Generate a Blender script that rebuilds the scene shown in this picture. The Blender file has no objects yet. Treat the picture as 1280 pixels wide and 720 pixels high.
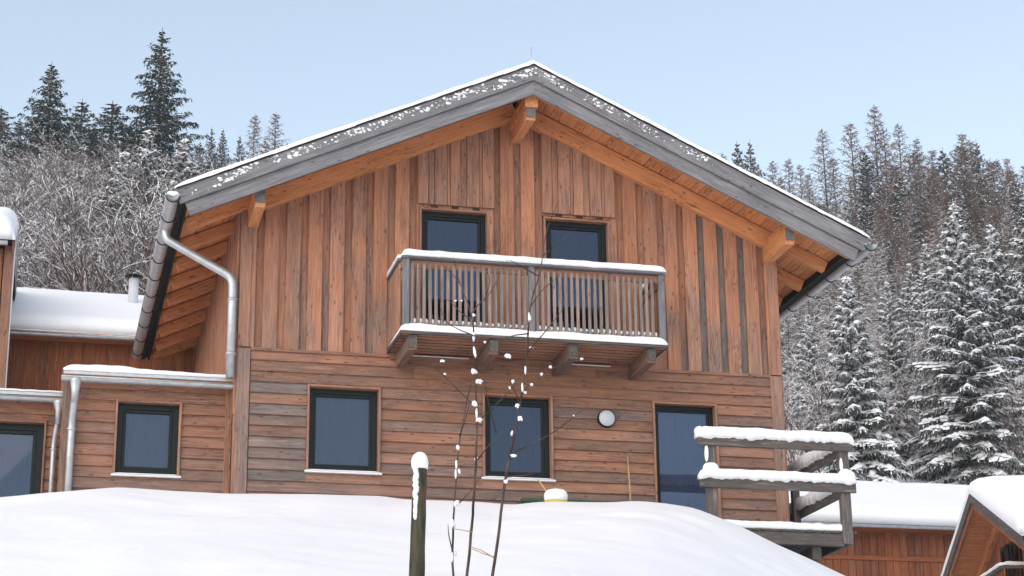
import bpy, math, random
from mathutils import Matrix, Vector, noise
random.seed(7)
S = bpy.context.scene
COL = S.collection
R = math.radians

# ------------------------------------------------------------------ camera, sky, sun, exposure
CAM = Vector((-2.7526, -28.3503, -5.8177))
FPX, PITCH, YAW, ROLL = 2463.2, 0.3059074, 0.2410032, -0.0112521
cd_ = Vector((math.sin(YAW)*math.cos(PITCH), math.cos(YAW)*math.cos(PITCH), math.sin(PITCH)))
r0 = Vector((math.cos(YAW), -math.sin(YAW), 0)); u0 = r0.cross(cd_)
cr_ = r0*math.cos(ROLL) + u0*math.sin(ROLL)
cu_ = -r0*math.sin(ROLL) + u0*math.cos(ROLL)
cam = bpy.data.cameras.new('camera'); cam.sensor_width = 36; cam.lens = 36*FPX/1280
cam.clip_end = 3000; cam.clip_start = .1
camo = bpy.data.objects.new('camera', cam); COL.objects.link(camo)
camo.matrix_world = Matrix(((cr_.x, cu_.x, -cd_.x, CAM.x), (cr_.y, cu_.y, -cd_.y, CAM.y),
                            (cr_.z, cu_.z, -cd_.z, CAM.z), (0, 0, 0, 1)))
S.camera = camo
SUN_EL, SUN_AZ = 40.0, 228.0          # degrees; azimuth clockwise from +Y: behind the camera, a little left
w = bpy.data.worlds.new('World'); S.world = w; w.use_nodes = True
nt = w.node_tree; bg = nt.nodes['Background']; sky = nt.nodes.new('ShaderNodeTexSky')
sky.sky_type = 'NISHITA'; sky.sun_disc = False
sky.sun_elevation = R(SUN_EL); sky.sun_rotation = R(SUN_AZ)
sky.altitude = 900; sky.air_density = 1.0; sky.dust_density = 1.6; sky.ozone_density = 1.0
hs = nt.nodes.new('ShaderNodeHueSaturation'); hs.inputs['Saturation'].default_value = .60
nt.links.new(sky.outputs[0], hs.inputs['Color']); wb = nt.nodes.new('ShaderNodeMix'); wb.data_type = 'RGBA'; wb.blend_type = 'MULTIPLY'; wb.inputs[0].default_value = 1; wb.inputs[7].default_value = (1.0, 1.05, 1.01, 1)
nt.links.new(hs.outputs[0], wb.inputs[6]); nt.links.new(wb.outputs[2], bg.inputs[0]); bg.inputs[1].default_value = .15
sl = bpy.data.lights.new('sun', 'SUN'); sl.energy = 1.05; sl.angle = R(100); sl.color = (1, .75, .60)
so = bpy.data.objects.new('sun', sl); COL.objects.link(so)
sd = Vector((math.sin(R(SUN_AZ))*math.cos(R(SUN_EL)), math.cos(R(SUN_AZ))*math.cos(R(SUN_EL)), math.sin(R(SUN_EL))))
so.rotation_euler = sd.to_track_quat('Z', 'Y').to_euler(); so.location = (0, -20, 40)
S.view_settings.view_transform = 'Standard'; S.view_settings.look = 'None'
S.view_settings.gamma = 1; S.view_settings.exposure = .88

def at(px, py, Y):                     # world point on the plane y = Y seen at that place of the photograph
    v = cr_*(px-640)/FPX - cu_*(py-360)/FPX + cd_
    return CAM + v*((Y-CAM.y)/v.y)

# ------------------------------------------------------------------ materials
class NT:
    def __init__(s, name, rough=.8, spec=.2):
        s.m = bpy.data.materials.new(name); s.m.use_nodes = True; s.t = s.m.node_tree
        s.b = s.t.nodes['Principled BSDF']; s.b.inputs['Roughness'].default_value = rough
        s.b.inputs['Specular IOR Level'].default_value = spec
    def n(s, typ, ins=None, **kw):
        x = s.t.nodes.new('ShaderNode'+typ)
        for k, v in kw.items(): setattr(x, k, v)
        for k, v in (ins or {}).items():
            if isinstance(v, bpy.types.NodeSocket): s.t.links.new(v, x.inputs[k])
            else: x.inputs[k].default_value = v
        return x
    def l(s, a, b): s.t.links.new(a, b)
    def mix(s, f, a, b, blend='MIX'):
        x = s.n('Mix', data_type='RGBA', blend_type=blend)
        for i, v in ((0, f), (6, a), (7, b)):
            if isinstance(v, bpy.types.NodeSocket): s.l(v, x.inputs[i])
            else: x.inputs[i].default_value = v if i == 0 else (*v[:3], 1)
        return x.outputs[2]
    def math(s, op, a, b=0.0, clamp=False):
        x = s.n('Math', {0: a, 1: b}, operation=op, use_clamp=clamp); return x.outputs[0]
    def ramp(s, f, p0, p1):
        x = s.n('MapRange', {0: f, 1: p0, 2: p1}); return x.outputs[0]
    def bump(s, h, st, d=.01):
        x = s.n('Bump', {'Strength': st, 'Distance': d, 'Height': h}); s.l(x.outputs[0], s.b.inputs['Normal'])

def wood_mat(name, fresh, mid, grey, rough=.75, ring=(.17, .05, .022), vgrad=0.):
    """grain runs along the object's local X; obj.color = (tone, greyness, freshness)"""
    k = NT(name, rough, .25)
    tc = k.n('TexCoord'); oi = k.n('ObjectInfo')
    off = k.n('VectorMath', {0: (31.7, 17.3, 53.1)}, operation='SCALE'); k.l(oi.outputs['Random'], off.inputs[3])
    co = k.n('VectorMath', {0: tc.outputs['Object'], 1: off.outputs[0]}, operation='ADD').outputs[0]
    sp = k.n('SeparateColor', {0: oi.outputs['Color']})
    m1 = k.n('Mapping', {0: co, 3: (1.3, 26, 26)}).outputs[0]
    g1 = k.n('TexNoise', {'Vector': m1, 'Scale': 1.6, 'Detail': 6, 'Roughness': .62, 'Distortion': .6}).outputs[0]
    m2 = k.n('Mapping', {0: co, 3: (.75, 7, 7)}).outputs[0]
    g2 = k.n('TexNoise', {'Vector': m2, 'Scale': 1.5, 'Detail': 2, 'Distortion': 1.2}).outputs[0]
    rings = k.math('SINE', k.math('MULTIPLY', g2, 46.0))
    big = k.n('TexNoise', {'Vector': k.n('Mapping', {0: co, 3: (.9, 2.2, 2.2)}).outputs[0], 'Scale': 1.3, 'Detail': 4}).outputs[0]
    vo = k.n('TexVoronoi', {'Vector': k.n('Mapping', {0: co, 3: (3.6, 11.0, 11.0)}).outputs[0], 'Scale': 1.0, 'Randomness': 1.0})
    knot = k.ramp(vo.outputs['Distance'], .17, .06)
    col = k.mix(k.ramp(g2, .35, .65), mid, fresh)
    col = k.mix(sp.outputs[2], col, fresh)
    gf = k.math('ADD', sp.outputs[1], k.math('MULTIPLY', k.math('SUBTRACT', big, .5), 1.5), True)
    if vgrad:
        ox = k.n('SeparateXYZ', {0: tc.outputs['Object']}).outputs[0]
        gf = k.math('ADD', gf, k.math('MULTIPLY', k.ramp(ox, .1, -1.5), k.math('MULTIPLY', k.ramp(big, .35, .62), vgrad)), True)
    gf = k.math('MULTIPLY', gf, k.math('GREATER_THAN', sp.outputs[1], .001))
    col = k.mix(gf, col, grey)
    col = k.mix(k.math('MULTIPLY', k.math('MULTIPLY', k.ramp(rings, .25, 1.0), k.ramp(big, .42, .6)), .62), col, ring, 'MIX')
    col = k.mix(k.math('MULTIPLY', k.ramp(g1, .5, .74), .5), col, (.07, .042, .035))
    col = k.mix(k.math('MULTIPLY', k.ramp(g1, .46, .3), .28), col, (.62, .45, .34))
    col = k.mix(k.math('MULTIPLY', knot, .8), col, (.075, .028, .014))
    tone = k.math('ADD', k.math('MULTIPLY', sp.outputs[0], .8), .6)
    col = k.mix(1.0, col, k.n('CombineColor', {0: tone, 1: tone, 2: tone}).outputs[0], 'MULTIPLY')
    k.l(col, k.b.inputs['Base Color'])
    k.bump(k.math('ADD', g1, k.math('MULTIPLY', rings, .12)), .5, .006)
    return k.m
WOOD = wood_mat('larch_boards', (.44, .205, .122), (.32, .162, .108), (.185, .16, .15))
WOODV = wood_mat('larch_upright_boards', (.48, .205, .110), (.37, .166, .10), (.21, .18, .165), vgrad=.6)
SOFT = wood_mat('spruce_soffit', (.70, .30, .125), (.585, .24, .098), (.3, .25, .22))
GREYW = wood_mat('weathered_wood', (.215, .212, .226), (.165, .163, .176), (.13, .13, .142), ring=(.1, .098, .105))
DARKW = wood_mat('dark_weathered_wood', (.10, .088, .082), (.075, .066, .062), (.07, .066, .066), ring=(.045, .04, .04))
FARW = wood_mat('far_cladding', (.33, .10, .034), (.22, .072, .03), (.16, .10, .075))

def plain(name, c, rough=.6, spec=.3, metal=0., var=0., sc=8., bump=0.):
    k = NT(name, rough, spec); k.b.inputs['Metallic'].default_value = metal
    if var:
        tc = k.n('TexCoord')
        nz = k.n('TexNoise', {'Vector': tc.outputs['Object'], 'Scale': sc, 'Detail': 5}).outputs[0]
        f = k.ramp(nz, .3, .7)
        k.l(k.mix(f, [x*(1-var) for x in c], [min(1, x*(1+var)) for x in c]), k.b.inputs['Base Color'])
        if bump: k.bump(nz, bump, .01)
    else: k.b.inputs['Base Color'].default_value = (*c, 1)
    return k.m
def snow_mat(name, sc, bs, dist):
    k = NT(name, .55, .25)
    tc = k.n('TexCoord'); g = k.n('NewGeometry')
    a = k.n('TexNoise', {'Vector': g.outputs['Position'], 'Scale': sc, 'Detail': 8, 'Roughness': .6}).outputs[0]
    b = k.n('TexNoise', {'Vector': g.outputs['Position'], 'Scale': sc*14, 'Detail': 3}).outputs[0]
    k.l(k.mix(a, (.81, .805, .82), (.85, .845, .852)), k.b.inputs['Base Color'])
    k.bump(k.math('ADD', a, k.math('MULTIPLY', b, .12)), bs, dist)
    k.b.inputs['Subsurface Weight'].default_value = .0
    return k.m
SNOW = snow_mat('snow', 5.0, .35, .03)
GSNOW = snow_mat('ground_snow', 1.4, .45, .06)
TSNOW = plain('tree_snow', (.84, .84, .86), .7, .2)
ZINC = plain('zinc', (.46, .48, .50), .4, .5, .6, .14, 9, .05)
BLACK = plain('dark_frame', (.005, .008, .008), .45, .25)
MEMB = plain('dark_fascia', (.012, .012, .013), .7, .2)
WHITE = plain('white_metal', (.75, .76, .78), .4, .4, 0, .05)
CORE = plain('wall_core', (.05, .028, .018), .9, .1)
CURT = plain('grey_curtain', (.29, .27, .285), .9, .1)
DROOM = plain('painted_dim_room', (.02, .032, .07), .9, .1)  # dark blue paint stands in for an unlit room and reflected sky
BBACK = plain('pale_blue_backing', (.44, .53, .66), .9, .1)  # pale blue sheet behind the door glass
YEL = plain('yellow_plastic', (.68, .60, .10), .45, .4)
GREEN = plain('green_paint', (.035, .075, .03), .6, .3, 0, .3, 10)
LAMPG = plain('frosted_glass', (.52, .54, .58), .35, .5, 0, .05)
STICK = plain('pale_wood', (.45, .29, .15), .7, .2, 0, .2, 12)
POSTM = None
def post_mat():
    k = NT('mossy_post', .8, .2); tc = k.n('TexCoord')
    n = k.n('TexNoise', {'Vector': k.n('Mapping', {0: tc.outputs['Object'], 3: (14, 14, 2.2)}).outputs[0], 'Scale': 2, 'Detail': 7}).outputs[0]
    n2 = k.n('TexNoise', {'Vector': tc.outputs['Object'], 'Scale': 5, 'Detail': 4}).outputs[0]
    c = k.mix(k.ramp(n, .35, .65), (.026, .028, .018), (.08, .072, .046))
    c = k.mix(k.ramp(n2, .5, .75), c, (.10, .06, .035)); k.l(c, k.b.inputs['Base Color']); k.bump(n, .6, .01); return k.m
POSTM = post_mat()
def bark_mat(name, a, b):
    k = NT(name, .9, .1); tc = k.n('TexCoord')
    n = k.n('TexNoise', {'Vector': tc.outputs['Object'], 'Scale': 6, 'Detail': 5}).outputs[0]
    k.l(k.mix(k.ramp(n, .35, .65), a, b), k.b.inputs['Base Color']); return k.m
BARK = bark_mat('bark', (.05, .038, .03), (.10, .075, .06))
TWIG = bark_mat('twig_bark', (.055, .035, .026), (.12, .075, .055))
SAPB = bark_mat('sapling_bark', (.035, .024, .02), (.11, .08, .065))
LARCHB = bark_mat('larch_twigs', (.11, .074, .056), (.18, .126, .10))
def needle_mat(name, a, b):
    k = NT(name, .7, .15); g = k.n('ObjectInfo'); tc = k.n('TexCoord')
    n = k.n('TexNoise', {'Vector': tc.outputs['Object'], 'Scale': 1.4, 'Detail': 4}).outputs[0]
    k.l(k.mix(k.ramp(n, .3, .7), a, b), k.b.inputs['Base Color']); return k.m
NEED = needle_mat('spruce_needles', (.028, .038, .032), (.075, .085, .07))
NEEDD = needle_mat('dark_needles', (.012, .02, .018), (.034, .046, .038))
def glass_mat():
    k = NT('window_glass'); t = k.t
    tr = k.n('BsdfTransparent', {0: (.62, .64, .68, 1)}); gl = k.n('BsdfGlossy', {0: (.70, .80, 1, 1), 1: .015})  # gloss tinted blue to imitate the reflection of a deeper blue sky
    fr = k.n('Fresnel', {0: 1.55}); f = k.math('ADD', k.math('MULTIPLY', fr.outputs[0], 1.0), .01)
    mx = k.n('MixShader', {0: f, 1: tr.outputs[0], 2: gl.outputs[0]})
    k.l(mx.outputs[0], t.nodes['Material Output'].inputs[0]); return k.m
GLASS = glass_mat()

# ------------------------------------------------------------------ object helpers
WM = {}
def link(o, parent=None, M=None):
    COL.objects.link(o); M = M or Matrix()
    if parent is not None:
        o.parent = parent; o.matrix_basis = WM[parent.as_pointer()].inverted() @ M
    else: o.matrix_basis = M
    WM[o.as_pointer()] = M
    return o
def tag(o, label=None, cat=None, group=None, kind=None):
    for k, v in (('label', label), ('category', cat), ('group', group), ('kind', kind)):
        if v: o[k] = v
    return o
def empty(name, loc, label=None, cat=None, group=None, parent=None, rz=0.):
    o = bpy.data.objects.new(name, None); o.empty_display_size = .3
    link(o, parent, Matrix.Translation(loc) @ Matrix.Rotation(rz, 4, 'Z')); return tag(o, label, cat, group)
def mesh(verts, faces, smooth=False, mat=None):
    me = bpy.data.meshes.new('m'); me.from_pydata([tuple(v) for v in verts], [], faces)
    if smooth: me.polygons.foreach_set('use_smooth', [True]*len(me.polygons))
    if mat: me.materials.append(mat)
    me.update(); return me
def obj(name, verts, faces, mat, parent=None, M=None, smooth=False, color=None):
    o = bpy.data.objects.new(name, mesh(verts, faces, smooth, mat)); o.data.name = name
    if color: o.color = (*color, 1)
    return link(o, parent, M)
def frame(p0, p1, up):
    p0, p1 = Vector(p0), Vector(p1); x = (p1-p0).normalized(); up = Vector(up)
    z = (up - x*up.dot(x)).normalized(); y = z.cross(x)
    m = Matrix((x, y, z)).transposed().to_4x4(); m.translation = (p0+p1)/2; return m, (p1-p0).length
PC = {}
def plank_mesh(L, W, T, mat, cut=(0, 0), c=.006):
    key = (round(L, 3), round(W, 3), round(T, 3), mat.name, cut)
    if key in PC: return PC[key]
    c = min(c, W*.2, T*.2); w, t = W/2, T/2
    sec = [(-t, -w+c), (-t, w-c), (-t+c, w), (t-c, w), (t, w-c), (t, -w+c), (t-c, -w), (-t+c, -w)]
    v = [(-L/2 + cut[0]*(z/w), y, z) for y, z in sec] + [(L/2 + cut[1]*(z/w), y, z) for y, z in sec]
    f = [tuple(range(8)), tuple(range(15, 7, -1))] + [(i, 8+i, 8+(i+1) % 8, (i+1) % 8) for i in range(8)]
    me = mesh(v, f, False, mat); me.name = 'plank'; PC[key] = me; return me
def wc(tone=.5, dt=.25, grey=0., dg=0., fresh=0.):
    return (min(1, max(0, tone+random.uniform(-dt, dt))), min(1, max(0.0, grey+random.uniform(-dg, dg))), fresh, 1)
def plank(name, p0, p1, W, T, mat, parent, up=(0, 0, 1), color=None, cut=(0, 0), tilt=0.):
    """W: size along up, T: thickness; local X along p0->p1"""
    M, L = frame(p0, p1, up)
    if tilt: M = M @ Matrix.Rotation(tilt, 4, 'X')
    o = bpy.data.objects.new(name, plank_mesh(L, W, T, mat, cut)); o.color = color or wc()
    return link(o, parent, M)
def box(name, a, b, mat, parent=None, color=None):
    (x0, y0, z0), (x1, y1, z1) = a, b
    v = [(x0, y0, z0), (x1, y0, z0), (x1, y1, z0), (x0, y1, z0), (x0, y0, z1), (x1, y0, z1), (x1, y1, z1), (x0, y1, z1)]
    f = [(0, 3, 2, 1), (4, 5, 6, 7), (0, 1, 5, 4), (1, 2, 6, 5), (2, 3, 7, 6), (3, 0, 4, 7)]
    return obj(name, v, f, mat, parent, None, False, color)
def tube_geo(pts, rad, n=10, cap=True):
    pts = [Vector(p) for p in pts]; rs = rad if isinstance(rad, (list, tuple)) else [rad]*len(pts)
    V, F = [], []; prev = None
    for i, p in enumerate(pts):
        d = (pts[min(i+1, len(pts)-1)] - pts[max(i-1, 0)]).normalized()
        a = prev - d*prev.dot(d) if prev else d.orthogonal()
        if a.length < 1e-5: a = d.orthogonal()
        a.normalize(); prev = a; b = d.cross(a)
        for k in range(n):
            t = 2*math.pi*k/n; V.append(p + a*(rs[i]*math.cos(t)) + b*(rs[i]*math.sin(t)))
    for i in range(len(pts)-1):
        for k in range(n): F.append((i*n+k, i*n+(k+1) % n, (i+1)*n+(k+1) % n, (i+1)*n+k))
    if cap: F.append(tuple(range(n-1, -1, -1))); F.append(tuple(range((len(pts)-1)*n, len(pts)*n)))
    return V, F
def tube(name, pts, rad, mat, parent=None, n=12, color=None):
    V, F = tube_geo(pts, rad, n); return obj(name, V, F, mat, parent, None, True, color)
def bend(pts, r=.12, k=5):
    """round the corners of a polyline"""
    pts = [Vector(p) for p in pts]; out = [pts[0]]
    for i in range(1, len(pts)-1):
        a, b, c = pts[i-1], pts[i], pts[i+1]
        d0 = (a-b); d1 = (c-b); q = min(r, d0.length*.45, d1.length*.45)
        s, e = b+d0.normalized()*q, b+d1.normalized()*q
        for j in range(k+1):
            t = j/k; out.append(s*(1-t)**2 + b*2*t*(1-t) + e*t*t)
    return out + [pts[-1]]
def snow_strip(name, p0, p1, W, H, parent, amp=.25, step=.05, up=(0, 0, 1), seed=0, over=.015, ragged=.25, n=9, mat=None, endround=True):
    """a lying bank of snow with a rounded, slightly lumpy section and a ragged lower edge"""
    M, L = frame(p0, p1, up); m = max(4, int(L/step)); V, F = [], []
    for i in range(m+1):
        x = -L/2 + L*i/m; e = 1.0
        if endround:
            d = min(i, m-i)*L/m; e = math.sqrt(max(0.0, 1-max(0., 1-d/(H*1.1))**2))*.8+.2
        hh = H*e*(1+amp*noise.noise(Vector((x*2.3+seed*7.1, seed, 0)))*1.2+amp*.4*noise.noise(Vector((x*9, seed*3, 1))))
        for j in range(n):
            t = j/(n-1); ang = math.pi*t
            cx = -math.cos(ang); sy = math.sin(ang)
            y = math.copysign(abs(cx)**.55, cx)*(W/2+over)*(.93+.07*e); z = hh*sy**.5
            if j in (0, n-1): z = -abs(H*ragged*(.4+noise.noise(Vector((x*11+j*5, seed*2.3, 4)))*1.3)) if ragged else 0
            z += .06*H*noise.noise(Vector((x*6, y*14, seed)))
            V.append((x, y, z))
    for i in range(m):
        for j in range(n-1): F.append((i*n+j, (i+1)*n+j, (i+1)*n+j+1, i*n+j+1))
        F.append((i*n+n-1, (i+1)*n+n-1, (i+1)*n, i*n))
    F.append(tuple(range(n))); F.append(tuple(range(m*n+n-1, m*n-1, -1)))
    return obj(name, V, F, mat or SNOW, parent, M, True)
def blob_geo(c, r, seed, V, F, nu=7, nv=5, amp=.25):
    b = len(V); c = Vector(c)
    for i in range(nv+1):
        th = math.pi*i/nv
        for k in range(nu):
            ph = 2*math.pi*k/nu
            d = Vector((math.sin(th)*math.cos(ph), math.sin(th)*math.sin(ph), math.cos(th)))
            q = 1+amp*noise.noise(d*1.7+Vector((seed*3.1, seed*1.7, seed)))
            V.append(c + Vector((d.x*r[0], d.y*r[1], d.z*r[2]))*q)
    for i in range(nv):
        for k in range(nu): F.append((b+i*nu+k, b+(i+1)*nu+k, b+(i+1)*nu+(k+1) % nu, b+i*nu+(k+1) % nu))

# ------------------------------------------------------------------ terrain
def lerp_tab(t, x):
    if x <= t[0][0]: return t[0][1]
    for (a, za), (b, zb) in zip(t, t[1:]):
        if x <= b:
            s = (x-a)/(b-a); return za + (zb-za)*s
    return t[-1][1]
def sstep(a, b, x):
    t = min(1, max(0, (x-a)/(b-a))); return t*t*(3-2*t)
CREST = [(-20, -1.6), (-8, -.9), (-4.2, -.66), (-3.23, -.57), (-2.2, -.433), (-1.69, -.38), (-1.06, -.40), (-.1, -.407), (1.43, -.365), (1.88, -.36), (2.1, -.40),
         (2.78, -.392), (3.23, -.398), (3.69, -.43), (4.05, -.37), (4.38, -.35), (5.08, -.335), (5.56, -.29), (5.92, -.31), (6.39, -.365), (6.75, -.51),
         (7.22, -.69), (7.7, -.90), (8.18, -1.086), (8.66, -1.28), (10, -1.85), (13, -2.9), (20, -3.6)]
HL = [(6, -1.2), (14, 1.5), (40, 12), (100, 37), (135, 50), (170, 53), (400, 56)]
HR = [(6, -2.6), (12, -1.2), (20, 1.0), (30, 4.0), (42, 9.0), (150, 47), (220, 70), (400, 85)]
def ground(X, Y):
    u = X - .36*(min(Y, -2)+2)
    ww = .16+.10*max(0, -2-Y)
    zc = sum(k*lerp_tab(CREST, u+o*ww) for o, k in ((-1, .08), (-.66, .13), (-.33, .18), (0, .22), (.33, .18), (.66, .13), (1, .08)))
    n1 = noise.noise(Vector((X*.55, Y*.4, 3.3)))*.07 + noise.noise(Vector((X*1.7, Y*1.5, 9.3)))*.03*(1+sstep(3, 6, X)) + noise.noise(Vector((X*5, Y*5, 5)))*.006
    if Y <= -2:
        z = zc + .2664*(Y+2)*(1+.002*(Y+2)) + n1*min(1, .25+(-2-Y)*.3)
        if Y < -2.9: z -= 0.05*sstep(-2.9, -5, Y)
        return z
    front = max(-3.2, zc - .16*(Y+2)) + n1*.25
    if Y < 5: return front
    b = (X+2.7526)/(Y+28.35)
    h = lerp_tab(HL, Y)*(1-sstep(.13, .34, b)) + lerp_tab(HR, Y)*sstep(.13, .34, b)
    h += noise.noise(Vector((X*.03, Y*.03, 1)))*3*sstep(20, 60, Y)
    return front*(1-sstep(5, 12, Y)) + h*sstep(5, 12, Y)
def rng(*segs):
    out = []
    for a, b, s in segs:
        k = int(round((b-a)/s)); out += [a+(b-a)*i/k for i in range(k)]
    return out + [segs[-1][1]]
xs = rng((-260, -40, 10), (-40, -6, 1.5), (-6, 11, .13), (11, 40, 1.2), (40, 420, 10))
ys = rng((-120, -30, 6), (-30, -18, .6), (-18, -5, .22), (-5, -1, .1), (-1, 8, .5), (8, 60, 2), (60, 400, 8))
V = [(x, y, ground(x, y)) for y in ys for x in xs]; nx = len(xs)
F = [(j*nx+i, j*nx+i+1, (j+1)*nx+i+1, (j+1)*nx+i) for j in range(len(ys)-1) for i in range(nx-1)]
tag(obj('snow_ground', V, F, GSNOW, None, None, True), 'smooth snow bank rising to the chalet and wooded hillside behind', None, None, 'structure')

# ------------------------------------------------------------------ building parts shared by all houses
def window(house, x0, x1, z0, z1, Y, pane_backing, reveal=.15, name='window', sill=True, fw=.075, trim=WOOD, handle=False, split=None, ctone=.42):
    """x0..x1, z0..z1: outer edges of the dark frame; recessed behind wooden jambs"""
    e = empty(name, ((x0+x1)/2, Y, z0), parent=house)
    yf = Y+reveal-.05
    for n, a, b in (('frame_stile', (x0, 0, z0), (x0, 0, z1)), ('frame_stile', (x1, 0, z0), (x1, 0, z1))):
        sx = fw/2 if n and a[0] == x0 else -fw/2
        plank('frame', (a[0]+sx, yf, z0), (a[0]+sx, yf, z1), fw, .06, BLACK, e, up=(1, 0, 0))
    for zz in (z0+fw/2, z1-fw/2):
        plank('frame', (x0+fw-.004, yf+.002, zz), (x1-fw+.004, yf+.002, zz), fw, .06, BLACK, e)
    # inner sash line
    s = fw*.55
    for xx in (x0+fw+s/2, x1-fw-s/2): plank('sash', (xx, yf+.012, z0+fw), (xx, yf+.012, z1-fw), s, .05, BLACK, e, up=(1, 0, 0))
    for zz in (z0+fw+s/2, z1-fw-s/2): plank('sash', (x0+fw+s, yf+.014, zz), (x1-fw-s, yf+.014, zz), s, .05, BLACK, e)
    g = fw+s*.6
    box('pane', (x0+g, yf+.016, z0+g), (x1-g, yf+.02, z1-g), GLASS, e)
    # folded sheet behind the glass: curtains, or dark paint for an unlit room
    V, F = [], []; m = 60
    for i in range(m+1):
        x = x0+g+(x1-x0-2*g)*i/m; y = yf+.055+.003*math.sin(i*1.35+2*math.sin(i*.21))+.0015*math.sin(i*3.1+1)
        V += [(x, y, z0+g*.6), (x, y, z1-g*.6)]
    F = [(2*i, 2*i+2, 2*i+3, 2*i+1) for i in range(m)]
    obj('pane_backing', V, F, pane_backing, e)
    # wooden reveal boards
    t = .035; yc, D = Y+reveal/2-.035, reveal+.05
    for xx in (x0-t/2, x1+t/2):
        plank('jamb', (xx, yc, z0-.01), (xx, yc, z1+t), D, t, trim, e, up=(0, 1, 0), color=wc(ctone, .06, .25))
    plank('jamb', (x0, yc+.003, z1+t/2), (x1, yc+.003, z1+t/2), D, t, trim, e, up=(0, 1, 0), color=wc(ctone-.05, .05, .1))
    if sill:
        plank('sill', (x0-.055, Y+.01, z0-.028), (x1+.06, Y+.01, z0-.028), .03, .15, WHITE, e)
        snow_strip('sill_snow', (x0-.04, Y-.01, z0-.012), (x1+.045, Y-.01, z0-.012), .1, .018, e, ragged=0, step=.08, seed=x0)
    if handle:
        box('handle', (x0+.03, yf-.06, z0+.9), (x0+.055, yf-.03, z0+1.04), BLACK, e)
    return e
def gutter(house, p0, p1, r, brackets, name='gutter', ring=ZINC, cap=True):
    p0, p1 = Vector(p0), Vector(p1); e = empty(name, p0, parent=house)
    M, L = frame(p0, p1, (0, 0, 1)); V, F = [], []; n = 12
    for rr in (r, r-.006):
        for x in (-L/2, L/2):
            for k in range(n+1):
                a = math.pi*k/n; V.append((x, rr*math.cos(a), -rr*math.sin(a)))
    q = n+1
    for k in range(n):
        F += [(k, k+1, q+k+1, q+k), (2*q+k, 3*q+k, 3*q+k+1, 2*q+k+1), (k, 2*q+k, 2*q+k+1, k+1), (q+k, q+k+1, 3*q+k+1, 3*q+k)]
    F += [tuple(range(q)), tuple(range(2*q-1, q-1, -1))]
    obj('channel', V, F, ZINC, e, M, True)
    for s in (-r, r):
        V2, F2 = tube_geo([M @ Vector((-L/2, s, .004)), M @ Vector((L/2, s, .004))], .011, 8)
        obj('rolled_lip', V2, F2, ZINC, e, None, True)
    for b in brackets:
        x = -L/2 + b
        pts = [M @ Vector((x, (r+.006)*math.cos(math.pi*k/12), -(r+.006)*math.sin(math.pi*k/12))) for k in range(13)]
        V2, F2 = tube_geo(pts, .009, 6); obj('bracket', V2, F2, ring, e, None, True)
    return e
def pipe(house, pts, r, mat=ZINC, clips=(), name='downpipe', n=14):
    e = empty(name, pts[-1], parent=house); tube('pipe', bend(pts), r, mat, e, n)
    for c in clips:
        tube('clip', [Vector(c)-Vector((0, 0, .018)), Vector(c)+Vector((0, 0, .018))], r+.012, mat, e, 14)
    return e

# ================================================================== THE CHALET
ch = empty('chalet', (4.3, 0, -.9), 'large larch-clad chalet with snowy gable roof and slatted balcony', 'house')
RM, AX, AZ = .457, 4.3, 6.645           # roof slope, apex
def rt(x): return AZ - RM*abs(x-AX)     # roof top plane
SD, WD = .13, .445                       # soffit and rafter-bottom depth below the roof top
Y0, Y1 = -1.19, 7.72
# wall cores
wl = empty('wall', (4.3, 0, -.9), parent=ch)
def core():
    pts = [(.1, -1.2), (8.5, -1.2), (8.5, rt(8.5)-.2), (AX, AZ-.25), (.1, rt(.1)-.2)]
    V = [(x, .2, z) for x, z in pts] + [(x, 7.5, z) for x, z in pts]
    F = [(0, 1, 2, 3, 4), (9, 8, 7, 6, 5)] + [(i, i+5, (i+1) % 5+5, (i+1) % 5) for i in range(5)]
    obj('core', V, F, CORE, wl)
core()
# lower horizontal boards
wins = [(1.09, 2.128, .395, 1.655), (3.76, 4.792, .395, 1.657)]
door = (6.46, 7.445, -.5, 1.66)
PIT = .1655; z = -.94; row = 0
while z < 2.1:
    zc_ = z+PIT/2; segs = [(.205, 8.395)]
    for (a, b, c, d) in wins + [door]:
        if z+PIT > c-.03 and z < d+.0:
            new = []
            for s0, s1 in segs:
                if s0 < a < s1: new += [(s0, a-.037), (b+.037, s1)]
                else: new.append((s0, s1))
            segs = new
    for (a, b, c, d) in wins:
        if z < c-.05 < z+PIT-.03: plank('board', (a-.037, .0, z+(c-.045-z)/2), (b+.037, .0, z+(c-.045-z)/2), c-.045-z+.02, .026, WOOD, wl, color=wc(.36, .1, .3, .2), tilt=-.16)
    for (a, b, c, d) in wins+[door]:
        if z < d < z+PIT-.05: plank('board', (a-.037, .0, (z+PIT+d+.035)/2), (b+.037, .0, (z+PIT+d+.035)/2), z+PIT-d-.03, .026, WOOD, wl, color=wc(.36, .1, .2, .2), tilt=-.1)
    # some long boards are butt-jointed
    out = []
    for s0, s1 in segs:
        if s1-s0 > 2.6:
            k = s0 + (s1-s0)*random.uniform(.3, .7); out += [(s0, k-.002), (k+.002, s1)]
        else: out.append((s0, s1))
    for s0, s1 in out:
        left = max(0, 1-(s0+s1)/2/2.2); g = .24 + .42*left + (.14 if s0 > 7.4 else 0) + (.12 if z < .35 else 0)
        plank('board', (s0, .0, zc_), (s1, .0, zc_), PIT+.024, .026, WOOD, wl, color=wc(.26+.1*left, .2, g+.14, .35), tilt=-.19)
    z += PIT; row += 1
# drip edge board over them
plank('drip_board', (.2, -.012, 2.195), (8.4, -.012, 2.195), .05, .05, WOOD, wl, color=wc(.3, .1, .1))
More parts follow.
